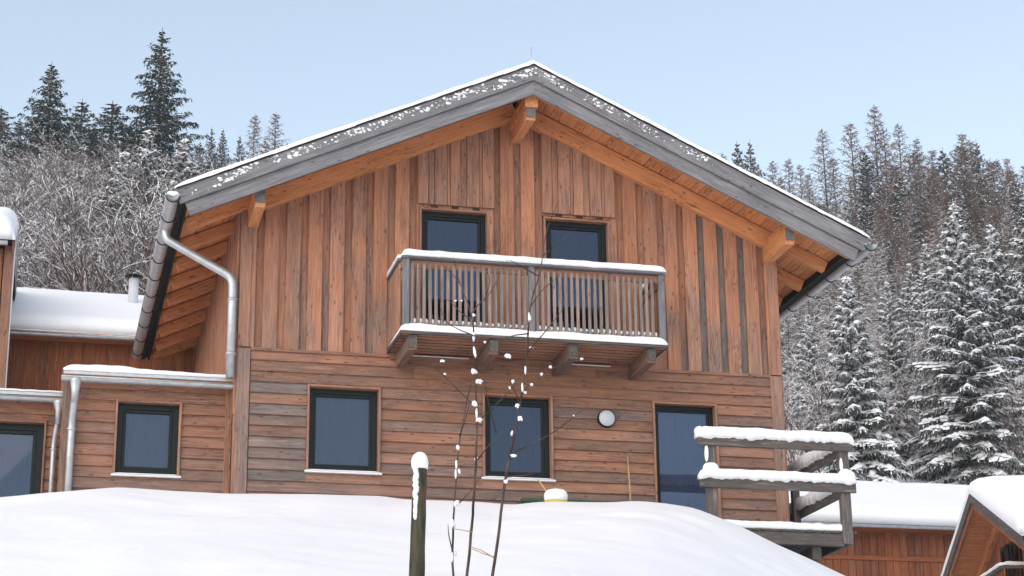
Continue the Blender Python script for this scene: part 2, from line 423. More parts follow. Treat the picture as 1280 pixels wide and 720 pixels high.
# corner boards of the lower storey
plank('corner_board', (.1, -.012, -1.0), (.1, -.012, 2.2), .19, .05, WOOD, wl, up=(1, 0, 0), color=(.5, .68, 0, 1))
plank('corner_board', (8.49, -.012, -1.0), (8.49, -.012, 2.2), .19, .05, WOOD, wl, up=(1, 0, 0), color=(.5, .55, 0, 1))
plank('corner_board', (-.0, .1, -1.0), (-.0, .1, 2.2), .19, .04, WOOD, wl, up=(0, 1, 0), color=(.4, .3, 0, 1))
plank('corner_board', (8.6, .1, -1.0), (8.6, .1, 2.2), .19, .04, WOOD, wl, up=(0, 1, 0), color=(.4, .3, 0, 1))
# upper vertical boards: wide boards over narrow ones
updoors = [(2.775, 3.81, 2.42, 4.582), (4.762, 5.775, 2.42, 4.57)]
PV = .3345; x = .02; i = 0
def vspan(xa, xb):
    top = min(rt(xa), rt(xb)) - SD - .05; bot = 2.215
    for a, b, c, d in updoors:
        if xb > a-.03 and xa < b+.03: bot = d+.03 if True else bot
    return bot, top
def clipx(xa, xb):
    """stop a board at the door openings"""
    for a, b, c, d in updoors:
        A, B = a-.037, b+.037
        if xa < A < xb and A-xa > .04: return [(xa, A, False), (A, xb, True)]
        if xa < B < xb and xb-B > .04: return [(xa, B, True), (B, xb, False)]
    return [(xa, xb, None)]
def upper(xa, xb, Y, T, col):
    for s0, s1, ins in clipx(xa, xb):
        if s1-s0 < .03: continue
        m_ = (s0+s1)/2; inside = any(a-.03 < m_ < b+.03 for a, b, c, d in updoors)
        top = min(rt(s0), rt(s1)) - SD - .03; bot = 4.62 if inside else 2.215
        plank('board', (m_, Y, bot), (m_, Y, top), s1-s0, T, WOODV, wl, up=(1, 0, 0), color=col)
while x < 8.6:
    # narrow (recessed) board behind the gap
    xn0, xn1 = x-.13, x+.02
    if xn0 < 0: xn0 = .0
    gcol = wc(.33, .12, .12, .1)
    if 7.3 < x < 8.2: gcol = (.22, .95, 0, 1)
    upper(xn0, xn1, .03, .024, gcol)
    xb = min(x+.222, 8.6)
    gl = .22*max(0, 1-x/2.4)
    upper(x, xb, -.022, .03, wc(.5, .16, .06+gl, .1, .2))
    x += PV; i += 1
# boards set proud above the balcony doors
for pa, pb, pz in ((2.706, 3.932, 4.66), (4.697, 5.894, 4.652)):
    pn = empty('shutter_panel', ((pa+pb)/2, -.06, pz), parent=ch)
    q = pa; j = 0
    for wdt in (.165, .1, .2, .05, .165, .1, .2, .05, .19):
        if q >= pb-.02: break
        e_ = min(q+wdt, pb); top = min(rt(q), rt(e_))-SD-.03
        proud = j % 2 == 0
        plank('board', ((q+e_)/2, -.085 if proud else -.07, pz+(0 if proud else .004)), ((q+e_)/2, -.085 if proud else -.07, top), e_-q-.004, .03, WOOD, pn,
              up=(1, 0, 0), color=wc(.52 if proud else .42, .14, .14, .12, .1))
        q = e_; j += 1
    plank('backing', ((pa+pb)/2, -.043, pz+.008), ((pa+pb)/2, -.043, rt(pa if pa < 4 else pb)-SD-.05), pb-pa-.01, .026, WOOD, pn, up=(1, 0, 0), color=wc(.3, 0, 0))
# upper corner boards
for xx in (.085, 8.51):
    plank('corner_board', (xx, -.045, 2.215), (xx, -.045, rt(xx+(-.09 if xx < 4 else .09))-SD-.04), .17, .028, WOOD, wl, up=(1, 0, 0), color=(.45, .22, .1, 1))
# side walls
yy = .03
while yy < 7.4:
    for X, sg in ((0, -1), (8.6, 1)):
        top = rt(X)-SD-.02
        plank('board', (X+sg*.018, yy+.11, 1.2), (X+sg*.018, yy+.11, top), .222, .028, WOOD, wl, up=(0, 1, 0), color=wc(.34, .12, .0, 0, .3))
        if yy+.3 < 7.5: plank('board', (X-sg*.01, yy+.28, 1.2), (X-sg*.01, yy+.28, top), .15, .024, WOOD, wl, up=(0, 1, 0), color=wc(.22, .08, 0, 0, .2))
    yy += PV
# windows and doors
w1 = window(ch, *wins[0][:2], *wins[0][2:], 0, CURT)
w2 = window(ch, *wins[1][:2], *wins[1][2:], 0, DROOM)
window(ch, *door[:2], *door[2:], 0, BBACK, name='glass_door', sill=False, fw=.06, handle=True)
for d in updoors: window(ch, *d, 0, DROOM, name='balcony_door', sill=False, reveal=.13, ctone=.45)
# ------------------------------------------------------------------ roof
rf = empty('roof', (AX, 3, AZ), parent=ch)
nrm = math.sqrt(1+RM*RM); cs, sn = 1/nrm, RM/nrm
XE = 5.35                                   # half width of the roof
for sg in (-1, 1):
    def P(t, dz, y):                        # t: horizontal distance from the ridge, dz: vertical depth below the roof top
        return Vector((AX+sg*t, y, AZ-RM*t-dz))
    upv = Vector((sg*sn, 0, cs))
    # boarding seen from below, running front to back
    t = .02; bw = .142
    while t*1 < XE-.12:
        t2 = min(t+bw*cs, XE-.12)
        plank('soffit_board', P((t+t2)/2, SD-.012, Y0+.05), P((t+t2)/2, SD-.012, Y1-.03), (t2-t)/cs-.003, .022, SOFT, rf,
              up=Vector((sg*cs, 0, -sn)), color=wc(.45, .13, 0, 0, .55))
        t = t2
    # roof deck above
    V = [P(0, .004, Y0+.03), P(XE-.02, .004, Y0+.03), P(XE-.02, .09, Y0+.03), P(0, .09, Y0+.03)]
    V += [v+Vector((0, Y1-Y0-.05, 0)) for v in V]
    obj('deck', V, [(0, 1, 2, 3), (7, 6, 5, 4), (0, 4, 5, 1), (1, 5, 6, 2), (2, 6, 7, 3), (3, 7, 4, 0)], MEMB, rf)
    # rafters
    rh = .30*cs
    ry = [-.07, .95] + [1.93+.97*k for k in range(5)]+[6.78, 7.45]
    for k, y in enumerate(ry):
        dz = SD+.012+.16
        cutv = (0, 0)
        a, b = P(.03, dz, y), P(5.14, dz, y)
        if k == 0: plank('rafter', a, P(4.24, dz, y), .30*cs, .14, SOFT, rf, up=upv, color=wc(.47, .05, 0, 0, .6))
        if True: plank('rafter', P(4.245 if k == 0 else .03, SD+.012+.105, y), P(5.12, SD+.012+.105, y), .20*cs, .12, SOFT, rf, up=upv, color=wc(.44, .1, 0, 0, .5))
    # barge boards: two overlapping layers
    bb = plank('barge_board', P(.0, .125, Y0-.02), P(XE+.0, .125, Y0-.02), .25*cs+.004, .05, GREYW, rf, up=upv, color=(.55, .2, 0, 1), cut=(-RM*(.25*cs+.004)/2, -.0))
    lb = plank('barge_board', P(.0, .36, Y0+.03), P(XE-.16, .36, Y0+.03), .222*cs, .05, GREYW, rf, up=upv, color=(.62, .15, 0, 1), cut=(-RM*.222*cs/2, 0))
    plank('fly_rafter', P(.0, .31, Y0+.09), P(XE-.22, .31, Y0+.09), .28*cs, .06, SOFT, rf, up=upv, color=wc(.4, .05, 0, 0, .3), cut=(-RM*.28*cs/2, 0))
    # a thin seam between the two layers
    plank('verge_flashing', P(.0, -.006, Y0-.02), P(XE+.02, -.006, Y0-.02), .022, .10, MEMB, rf, up=upv)
    # eave: dark fascia
    plank('eave_fascia', P(XE-.16, .17, Y0+.06), P(XE-.16, .17, Y1-.05), .13, .03, MEMB, rf, up=(0, 0, 1))
    plank('eave_lining', P(XE-.09, .17, Y0+.06), P(XE-.09, .17, Y1-.05), .14, .016, MEMB, rf, up=(sg, 0, -RM))
    # snow on the slope
    V, F = [], []; nu, nv = 60, 9
    for iu in range(nu+1):
        tt = -.0+(XE+.05)*iu/nu
        prof = [(-.068, .0), (-.074, .03), (-.055, .07), (.02, .092), (.25, .115), (1.5, .14), (4.5, .14), (8.3, .13), (8.47, .0)]
        for dy, h in prof:
            hh = h*(1+.25*noise.noise(Vector((tt*1.3+sg*9, dy*.6, 2))) + .15*noise.noise(Vector((tt*5, dy, 6))))
            if iu >= nu-2: hh *= (.96, .8, .45)[iu-nu+2]
            V.append(P(tt, -hh-.006, Y0+dy+.012*noise.noise(Vector((tt*4, h*9, sg)))))
    for a in range(nu):
        for b in range(len(prof)-1):
            q = len(prof); f = (a*q+b, a*q+b+1, (a+1)*q+b+1, (a+1)*q+b); F.append(f if sg < 0 else f[::-1])
    obj('snow', V, F, SNOW, rf, None, True)
    # snow flecks frozen on the upper barge board
    V, F = [], []; rnd = random.Random(5+sg)
    for k in range(900):
        tt = rnd.uniform(.02, 5.2); dens = noise.noise(Vector((tt*2.1, sg*4.0, 0)))+.42
        near = .8-.6*(tt/5.2) if sg > 0 else 1-.2*(tt/5.2)
        if sg > 0 and tt > 2.9: continue
        if rnd.random() > dens*1.1*near+.03: continue
        r_ = rnd.choice((.004, .005, .006, .008, .010, .013, .018))*rnd.uniform(.7, 1.3)*(1 if sg < 0 else .85)
        base = .09+.09*noise.noise(Vector((tt*1.1, 3, sg)))
        p = P(tt, min(.225, max(.03, base+rnd.uniform(-.065, .065))), Y0-.046)
        blob_geo(p, (r_*rnd.uniform(1, 2.2), .008, r_), k, V, F, 7, 5, .9)
    tag(obj('clinging_snow', V, F, SNOW, rf, None, True), kind='stuff')
# purlins
for px_, zt in ((.17, None), (8.465, None), (4.3, 1)):
    zt = rt(px_)-.36 if px_ != 4.3 else AZ-.52
    hgt = .36 if px_ != 4.3 else .32
    zc_ = 4.085+hgt/2 if px_ != 4.3 else 5.82+hgt/2
    pu = plank('purlin', (px_, Y0+.20, zc_), (px_, .3, zc_), hgt, .15, SOFT, rf, up=(0, 0, 1), color=wc(.42, .05, .0, 0, .4))
    plank('purlin_end', (px_, Y0+.172, zc_+.03), (px_, Y0+.198, zc_+.03), .28, .14, GREYW, rf, up=(0, 0, 1), color=(.3, .3, 0, 1))
plank('ridge_block', (4.3, Y0+.13, AZ-.53), (4.3, .3, AZ-.53), .2, .2, SOFT, rf, color=wc(.42, .05, .0, 0, .4))
tube('lightning_rod', [(4.3, Y0+.1, AZ-.02), (4.3, Y0+.1, AZ+.36)], .007, ZINC, rf, 6)
# gutters
gt = gutter(ch, (-1.115, Y0-.1, 4.075), (-1.115, 7.5, 4.075), .092, [.05, .95]+[1.1+.92*k for k in range(1, 9)], ring=MEMB)
snow_strip('gutter_snow', (-1.115, Y0-.09, 4.06), (-1.115, 6.9, 4.06), .15, .075, gt, ragged=0, seed=4, step=.12)
Vg, Fg = [], []
blob_geo((-1.115, Y0-.03, 4.09), (.10, .09, .06), 3, Vg, Fg, 12, 8, .2); obj('gutter_snow', Vg, Fg, SNOW, gt, None, True)
gr = gutter(ch, (9.715, Y0-.1, 4.075), (9.715, 7.3, 4.075), .088, [.05]+[.85*k for k in range(1, 10)], ring=MEMB)
snow_strip('gutter_snow', (9.715, Y0-.09, 4.06), (9.715, 6.9, 4.06), .15, .06, gr, ragged=0, seed=8, step=.12)
pipe(ch, [(-1.115, .1, 4.05), (-1.115, .08, 3.86), (-.11, -.06, 3.27), (-.10, -.07, 3.0), (-.10, -.07, 1.72)], .064, clips=[(-.10, -.07, 2.92), (-.10, -.07, 2.08)])
# ------------------------------------------------------------------ balcony
bal = empty('balcony', (4.3, -.55, 2.25), parent=ch)
plank('gap_shade_sheet', (2.29, -.55, 2.292), (6.32, -.55, 2.292), 1.0, .012, MEMB, bal, up=(0, 1, 0))  # added dark sheet: shade for the gaps between the floor boards
for k in range(7):
    plank('floor_board', (2.27, -.07-.158*k, 2.262), (6.345, -.07-.158*k, 2.262), .09, .022, WOOD, bal, up=(0, 1, 0), color=wc(.42, .1, .1, .1, .4))
plank('edge_beam', (2.25, -1.105, 2.262), (6.34, -1.105, 2.262), .045, .04, DARKW, bal)
for X in (2.262, 6.335): plank('edge_beam', (X, -1.08, 2.262), (X, -.02, 2.262), .05, .03, DARKW, bal)
for X in (2.45, 3.67, 4.89, 6.11):
    plank('bracket', (X, -1.05, 2.13), (X, .02, 2.13), .225, .13, WOOD, bal, color=wc(.05, .04, .6, .1))
    plank('bracket_end', (X, -1.072, 2.145), (X, -1.051, 2.145), .19, .125, DARKW, bal)
plank('wall_plate', (2.3, -.035, 2.19), (6.3, -.035, 2.19), .10, .06, WOOD, bal, color=wc(.15, .05, .1))
for a, b in ((2.62, 3.5), (4.98, 5.75)):
    plank('drip_strip', (a, -.09, 2.2), (b, -.09, 2.2), .014, .02, WHITE, bal)
for X, wd in ((2.335, .1), (4.245, .09), (6.285, .095)):
    plank('post', (X, -1.095, 2.30), (X, -1.095, 3.40), wd, .07, GREYW, bal, up=(1, 0, 0), color=(.42, .3, 0, 1))
plank('handrail', (2.27, -1.08, 3.418), (6.35, -1.08, 3.418), .04, .16, GREYW, bal, color=(.3, .3, 0, 1))
plank('top_rail', (2.38, -1.045, 3.335), (6.24, -1.045, 3.335), .12, .04, WOOD, bal, color=(.34, .05, .3, 1))
plank('bottom_rail', (2.38, -1.02, 2.44), (6.24, -1.02, 2.44), .07, .035, WOOD, bal, color=(.25, .3, 0, 1))
sx = 2.43; k = 0
while sx < 6.23:
    if abs(sx-4.245) > .07:
        plank('slat', (sx, -1.085, 2.385+random.uniform(-.006, .006)), (sx, -1.085, 3.34), .047+random.uniform(-.002, .002), .03, WOOD, bal, up=(1, 0, 0), color=wc(.6, .2, .97, .12))
    sx += .0905; k += 1
for X in (2.295, 6.325):
    plank('handrail', (X, -1.0, 3.415), (X, -.01, 3.415), .04, .12, GREYW, bal, color=(.3, .3, 0, 1))
    plank('top_rail', (X, -1.05, 3.335), (X, -.02, 3.335), .12, .035, WOOD, bal, color=(.34, .05, .3, 1))
    for j in range(11):
        plank('slat', (X-.028*(1 if X < 4 else -1), -.96+.0905*j, 2.33), (X-.028*(1 if X < 4 else -1), -.96+.0905*j, 3.36), .047, .03, WOOD, bal, up=(0, 1, 0), color=wc(.42, .14, .25, .2))
snow_strip('rail_snow', (2.262, -1.08, 3.437), (6.355, -1.08, 3.437), .15, .105, bal, amp=.14, seed=1, ragged=.06, step=.04)
for X in (2.295, 6.325): snow_strip('rail_snow', (X, -1.02, 3.435), (X, -.03, 3.435), .11, .09, bal, amp=.2, seed=X, ragged=.05)
# snow on the balcony floor, bulging over the front edge
V, F = [], []; m = 110
for i in range(m+1):
    X = 2.25+4.095*i/m; n1 = noise.noise(Vector((X*2.2, 3, 1)))*.02+noise.noise(Vector((X*8, 3, 1)))*.006
    e_ = min(1, min(i, m-i)/2+.25)
    prof = [(-1.13, 2.286), (-1.148-n1*.3, 2.32), (-1.146, 2.365+n1*.5), (-1.11, 2.40+n1), (-.9, 2.43+n1), (-.5, 2.41+n1), (-.05, 2.38+n1)]
    V += [(X, y, 2.28+(z-2.28)*e_) for y, z in prof]
q = 7
F = [(a*q+b, (a+1)*q+b, (a+1)*q+b+1, a*q+b+1) for a in range(m) for b in range(q-1)] + [tuple(range(q)), tuple(range(m*q+q-1, m*q-1, -1))]
obj('floor_snow', V, F, SNOW, bal, None, True)
V, F = [], []; sx = 2.475; k = 0
while sx < 6.2:
    r_ = random.uniform(.03, .046); blob_geo((sx, -1.03, 2.455+r_*.25), (.036, .05, r_), k, V, F, 7, 5, .3); sx += .0905; k += 1
tag(obj('snow_tufts', V, F, SNOW, bal, None, True), kind='stuff')

# ------------------------------------------------------------------ wall lamp, stick, bucket, bench
lp = empty('wall_lamp', (5.676, -.03, 1.377), 'round grey bulkhead lamp on the horizontal boards', 'lamp')
def disc(name, c, r0, r1, y0, y1, mat, par, dome=0.):
    V, F = [], []; n = 28
    rings = [(r0, y0), (r0, (y0+y1)/2), (r1, y1), (r1*.7, y1-dome*.6), (r1*.35, y1-dome*.92)]
    for r_, y in rings:
        for k in range(n): V.append((c[0]+r_*math.cos(2*math.pi*k/n), y, c[2]+r_*math.sin(2*math.pi*k/n)))
    V.append((c[0], y1-dome, c[2]))
    for a in range(len(rings)-1):
        for k in range(n): F.append((a*n+k, a*n+(k+1) % n, (a+1)*n+(k+1) % n, (a+1)*n+k))
    for k in range(n): F.append((4*n+k, 4*n+(k+1) % n, 5*n))
    return obj(name, V, F, mat, par, None, True)
disc('rim', (5.676, 0, 1.377), .142, .136, -.005, -.075, BLACK, lp)
disc('diffuser', (5.676, 0, 1.377), .126, .122, -.07, -.085, LAMPG, lp, .03)
a, b = at(784.5, 571, -.07), at(789, 640, -.35)
tag(tube('wooden_pole', [a, (a+b)/2+Vector((.004, 0, 0)), b], .014, STICK, None, 8), 'thin wooden pole leaning on the wall beside the glass door', 'pole')
c = at(695, 634, -1.75)
bk = empty('bucket', c, 'yellow bucket half buried and heaped with snow', 'bucket')
def lathe(name, c, prof, mat, par, n=24, wob=0., sd_=0):
    V, F = [], []
    for r_, z in prof:
        for k in range(n):
            a = 2*math.pi*k/n; rr = r_*(1+wob*noise.noise(Vector((math.cos(a)*1.5, math.sin(a)*1.5, z*6+sd_))))
            V.append((c[0]+rr*math.cos(a), c[1]+rr*math.sin(a), c[2]+z))
    for i in range(len(prof)-1):
        for k in range(n): F.append((i*n+k, i*n+(k+1) % n, (i+1)*n+(k+1) % n, (i+1)*n+k))
    F.append(tuple(range(n-1, -1, -1))); F.append(tuple(range((len(prof)-1)*n, len(prof)*n)))
    return obj(name, V, F, mat, par, None, True)
lathe('shell', c, [(.12, -.14), (.155, .09), (.165, .095), (.165, .115), (.15, .115)], YEL, bk)
lathe('snow_cap', c+Vector((-.012, -.02, .0)), [(.15, .085), (.166, .10), (.165, .16), (.155, .205), (.125, .235), (.07, .25), (.01, .255)], SNOW, bk, 24, .12, 3)
a, b = at(672.5, 599.5, -1.7), at(684.5, 616, -1.72)
tag(tube('wooden_stick', [a, b, b+(b-a)*.6], .011, STICK, None, 8), 'short pale wooden stick poking out of the snow beside the yellow bucket', 'stick')
gb = empty('garden_bench', (4.9, -.85, -.95), 'dark green bench board buried in snow under the window', 'bench')
zb = at(700, 629, -.85).z
plank('seat', (at(650, 623, -.85).x, -.85, zb), (at(803, 627, -.85).x, -.85, zb), .055, .34, GREEN, gb)
for X in (4.15, 5.5): plank('leg', (X, -.85, -1.1), (X, -.85, zb-.03), .3, .05, GREEN, gb, up=(0, 1, 0))

# ------------------------------------------------------------------ terrace with railing
tr = empty('terrace', (7.9, -.7, -.95), 'grey timber terrace with snow-covered railing beside the glass door', 'terrace')
DZ = -.545; xx = 6.3
while xx < 9.0:
    plank('deck_board', (xx, -1.49+random.uniform(-.008, .008), DZ), (xx, 1.9 if xx > 8.66 else -.06, DZ), .125, .035, DARKW, tr, up=(1, 0, 0), color=wc(.4, .15, .2, .1)); xx += .135
plank('edge_beam', (6.2, -1.44, DZ-.115), (8.86, -1.44, DZ-.115), .185, .08, DARKW, tr, color=(.62, .1, .3, 1))
plank('joist', (8.45, -1.40, DZ-.31), (8.45, -.1, DZ-.31), .19, .14, DARKW, tr, color=wc(.3, .05))
plank('joist', (7.1, -1.38, DZ-.31), (7.1, -.1, DZ-.31), .19, .14, DARKW, tr, color=wc(.3, .05))
plank('edge_beam', (8.96, -1.38, DZ-.1), (8.96, 1.9, DZ-.1), .16, .06, DARKW, tr)
for X, zb_ in ((6.82, -1.5), (8.91, -.72)):
    plank('post', (X, -1.475, zb_), (X, -1.475, .70), .16, .09, DARKW, tr, up=(1, 0, 0), color=(.85, .3, 0, 1))
plank('rail', (6.61, -1.545, .735), (9.06, -1.545, .735), .145, .05, DARKW, tr, color=(.75, .3, 0, 1))
plank('rail', (6.625, -1.545, .115), (9.06, -1.545, .115), .155, .05, DARKW, tr, color=(.7, .3, 0, 1))
snow_strip('rail_snow', (6.585, -1.545, .80), (9.06, -1.545, .80), .13, .15, tr, amp=.1, seed=11, ragged=.3, step=.022, over=.008)
snow_strip('rail_snow', (6.61, -1.545, .185), (9.06, -1.545, .185), .13, .135, tr, amp=.12, seed=12, ragged=.28, step=.022, over=.008)
for c_, r_, sd_ in (((6.80, -1.545, .31), (.13, .065, .10), 3), ((6.75, -1.53, .55), (.03, .03, .13), 6), ((8.93, -1.535, .29), (.15, .065, .11), 5), ((8.86, -1.53, .46), (.026, .03, .1), 9), ((6.645, -1.545, .86), (.075, .06, .09), 8)):
    V, F = [], []; blob_geo(c_, r_, sd_, V, F, 14, 10, .2); obj('post_snow', V, F, SNOW, tr, None, True)
# side railing running back along the gable end
yb = .8
plank('post', (8.925, .5, -1.2), (8.925, .5, .74), .12, .1, DARKW, tr, up=(1, 0, 0), color=(.8, .3, 0, 1))
for z_, h_ in ((.735, .145), (.115, .155)):
    plank('rail', (8.99, -1.42, z_), (8.99, yb+.12, z_), h_, .05, DARKW, tr, color=(.65, .3, 0, 1))
    snow_strip('rail_snow', (8.99, -1.35, z_+.07), (8.99, yb+.16, z_+.07), .15, .17, tr, amp=.3, seed=z_*10+20, ragged=.28, step=.03)
# snow lying on the deck
V, F = [], []; m = 70
for i in range(m+1):
    X = 6.75+2.17*i/m; n1 = noise.noise(Vector((X*2.6, 8, 1)))*.025+noise.noise(Vector((X*9, 8, 1)))*.012
    prof = [(-1.47, DZ+.012), (-1.50-n1*.4, DZ+.04), (-1.49, DZ+.105+n1), (-1.43, DZ+.135+n1), (-1.2, DZ+.15+n1), (-.6, DZ+.16), (-.1, DZ+.18)]
    V += [(X, y, z) for y, z in prof]
F = [(a*q+b, (a+1)*q+b, (a+1)*q+b+1, a*q+b+1) for a in range(m) for b in range(q-1)] + [tuple(range(q)), tuple(range(m*q+q-1, m*q-1, -1))]
obj('deck_snow', V, F, SNOW, tr, None, True)

# ------------------------------------------------------------------ side annexes at the left
def annex(name, label, x0, x1, Y, ztop, zbase, win, gut_z, snow_h, postw, rows_grey, win_kw, right_trim=True, depth=6.5):
    e = empty(name, ((x0+x1)/2, Y, zbase), label, 'annex')
    wl_ = empty('wall', ((x0+x1)/2, Y, zbase), parent=e)
    box('core', (x0+.03, Y+.2, zbase), (x1-.02, Y+depth, ztop-.03), CORE, wl_)
    z = zbase
    while z < ztop-.26:
        segs = [(x0+postw+.005, x1-.11 if right_trim else x1)]
        a, b, c, d = win
        if z+PIT > c-.03 and z < d:
            s0, s1 = segs[0]; segs = [(s0, a-.037), (b+.037, s1)]
        if z < c-.05 < z+PIT-.03: plank('board', (a-.037, Y, z+(c-.045-z)/2), (b+.037, Y, z+(c-.045-z)/2), c-.045-z+.02, .026, WOOD, wl_, color=wc(.33, .1, .4, .1), tilt=-.16)
        for s0, s1 in segs:
            if s1-s0 > .04:
                plank('board', (s0, Y, z+PIT/2), (s1, Y, z+PIT/2), PIT+.024, .026, WOOD, wl_, tilt=-.17,
                      color=wc(.24, .12, rows_grey*max(0, 1-(z-zbase)/1.7)+.12, .15, .1))
        z += PIT
    a, b, c, d = win
    zl = zbase+PIT*math.ceil((d-zbase)/PIT)
    if zl-d-.035 > .015: plank('board', (a-.037, Y, (zl+d+.035)/2), (b+.037, Y, (zl+d+.035)/2), zl-d-.02, .026, WOOD, wl_, color=wc(.24, .1, .1, .1), tilt=-.1)
    plank('frieze', (x0+postw*.5, Y-.02, (z+ztop)/2), (x1, Y-.02, (z+ztop)/2), ztop-z+.02, .03, WOOD, wl_, color=(.3, .05, .5, 1))
    if postw > .05:
        plank('corner_board', (x0+postw/2, Y-.025, zbase), (x0+postw/2, Y-.025, ztop), postw, .05, WOOD, wl_, up=(1, 0, 0), color=(.24, .55, 0, 1))
        plank('corner_board', (x0+.0, Y+.1, zbase), (x0+.0, Y+.1, ztop), .2, .04, WOOD, wl_, up=(0, 1, 0), color=(.2, .5, 0, 1))
        yy = Y+.3
        while yy < Y+1.4:
            plank('board', (x0+.01, yy, zbase), (x0+.01, yy, ztop), .19, .03, WOOD, wl_, up=(0, 1, 0), color=wc(.25, .1, .3, .2)); yy += .2
    if right_trim:
        plank('corner_board', (x1-.06, Y-.02, zbase), (x1-.06, Y-.026, ztop-.02), .10, .05, WOOD, wl_, up=(1, 0, 0), color=(.36, .1, .3, 1))
    window(e, *win, Y, **win_kw)
    rf_ = empty('roof', ((x0+x1)/2, Y, ztop), parent=e)
    plank('roof_board', ((x0+x1)/2-.02, Y-.2, ztop+.03), ((x0+x1)/2-.02, Y+depth, ztop+.33), x1-x0+.02, .06, SOFT, rf_, up=(1, 0, 0), color=wc(.4, 0, 0, 0, .5))
    plank('flashing', (x0-.03, Y-.215, ztop+.05), (x1-.02, Y-.215, ztop+.05), .06, .02, ZINC, rf_)
    # roof snow
    V, F = [], []; m = 50
    for i in range(m+1):
        X = x0-.04+(x1-x0+.03)*i/m; s = i/m
        hh = snow_h*(1.0-.45*sstep(.15, .95, s))*(1+.2*noise.noise(Vector((X*1.8, 2, Y)))+.1*noise.noise(Vector((X*6, 2, Y))))
        if i < 4: hh *= (.35, .7, .88, .97)[i]
        for dy, f_ in ((-.235, 0), (-.25, .35), (-.235, .75), (-.17, 1.0), (.1, 1.15), (1.5, 1.5), (depth, 2.0)):
            V.append((X, Y+dy, ztop+.072+hh*f_+max(0, dy+.2)*.045+.008*noise.noise(Vector((X*7, dy*9, 3)))))
    F = [(a*7+b, (a+1)*7+b, (a+1)*7+b+1, a*7+b+1) for a in range(m) for b in range(6)] + [tuple(range(7)), tuple(range(m*7+6, m*7-1, -1))]
    obj('snow', V, F, SNOW, rf_, None, True)
    g = gutter(e, (x0-.06, Y-.27, gut_z), (x1+.02, Y-.27, gut_z), .062, [.35, 1.25, 2.05] if x1 > -1 else [.5, 1.5, 2.65, 3.0])
    return e
an1 = annex('side_annex', 'low flat-roofed wooden annex with one dark window, against the chalet', -2.46, .0, .4, 1.70, -.9, (-1.68, -.785, .315, 1.385), 1.655, .12, .16, 1.0,
            dict(pane_backing=CURT, fw=.085, ctone=.45))
pipe(an1, [(-2.31, .12, 1.62), (-2.31, .12, 1.36), (-2.33, .30, 1.02), (-2.33, .30, -.9)], .052, clips=[(-2.33, .30, .92)])
lathe('hopper', (-2.31, .125, 1.36), [(.05, -.08), (.058, .1), (.085, .24), (.09, .28)], ZINC, an1, 16)
an2 = annex('side_annex', 'set-back wooden annex at the left edge with a large dark glass door', -6.4, -2.42, 1.5, 1.63, -.9, (-4.1, -2.715, -.7, 1.27), 1.60, .07, .0, .3,
            dict(pane_backing=plain('dull_blue_blind', (.16, .18, .24), .9, .1), fw=.1, sill=False, ctone=.2), right_trim=False)
pipe(an2, [(-2.52, 1.23, 1.56), (-2.52, 1.24, 1.3), (-2.56, 1.38, .95), (-2.56, 1.38, -.9)], .04, clips=[(-2.56, 1.38, .85)])
lathe('hopper', (-2.52, 1.235, 1.33), [(.045, -.12), (.05, .08), (.09, .2), (.095, .24)], ZINC, an2, 16)

# ------------------------------------------------------------------ wing behind at the left, and the taller house at the edge
def snow_roof(parent, x0, x1, ye, ze, yr, slope, H, mat=SNOW, seed=0, round_x=(True, True)):
    """snow blanket on a roof slope that faces the viewer: eave (ye, ze) up to the ridge yr, and down behind"""
    V, F = [], []; nxs = 60; nys = 24; L = yr-ye
    for i in range(nxs+1):
        X = x0+(x1-x0)*i/nxs
        for j in range(nys+1):
            s = j/nys; y = ye-.06+(L+.06)*s
            hh = H*(min(1, (s*L/ (H*.8)))**.5 if s*L < H*.8 else 1)*(1+.10*noise.noise(Vector((X*.5+seed, y*.5, 2)))+.03*noise.noise(Vector((X*2.5+seed, y*2.5, 2))))
            ex = 1.0
            if round_x[0]: ex = min(ex, math.sqrt(max(0, 1-max(0, 1-(X-x0)/(H*.7))**2)))
            if round_x[1]: ex = min(ex, math.sqrt(max(0, 1-max(0, 1-(x1-X)/(H*.7))**2)))
            V.append((X, y, ze+slope*(y-ye)+hh*ex+.01))
        V.append((X, yr+L, ze-.1))
        V.append((X, ye-.03, ze-.0))
    q = nys+3
    for i in range(nxs):
        for j in range(nys+1): F.append((i*q+j, (i+1)*q+j, (i+1)*q+j+1, i*q+j+1))
        F.append((i*q+q-1, (i+1)*q+q-1, (i+1)*q, i*q))
    F += [tuple(range(q-1, -1, -1)), tuple(nxs*q+k for k in range(q))]
    return obj('snow', V, F, mat, parent, None, True)
bw = empty('rear_wing', (-1.5, 8, 0), 'rear wing of red-brown boards under a thick smooth snow roof, left of the chalet', 'house')
x = -3.55
while x < 3.2:
    plank('board', (x+.1, 8.0, .5), (x+.1, 8.0, 4.6), .2, .03, FARW, bw, up=(1, 0, 0), color=wc(.40, .18, .06, .06, .2)); 
    plank('batten', (x+.205, 7.985, .5), (x+.205, 7.985, 4.6), .05, .03, FARW, bw, up=(1, 0, 0), color=wc(.3, .15, .05, .05, .1)); x += .21
box('core', (-3.5, 8.04, .2), (3.2, 15.5, 4.5), CORE, bw)
wr = empty('roof', (0, 8, 4.6), parent=bw)
plank('eave_board', (-3.5, 7.72, 4.41), (3.2, 7.72, 4.41), .05, .5, SOFT, wr, color=wc(.3, 0, 0, 0, .3))
plank('roof_slope', (-.15, 7.6, 4.42), (-.15, 11.0, 4.42+3.4*.457), 6.9, .06, MEMB, wr, up=(1, 0, 0))
plank('flashing', (-3.55, 7.5, 4.435), (3.3, 7.5, 4.435), .05, .02, ZINC, wr)
snow_roof(wr, -3.6, 3.3, 7.55, 4.45, 11.1, .457, .28, seed=4, round_x=(False, True))
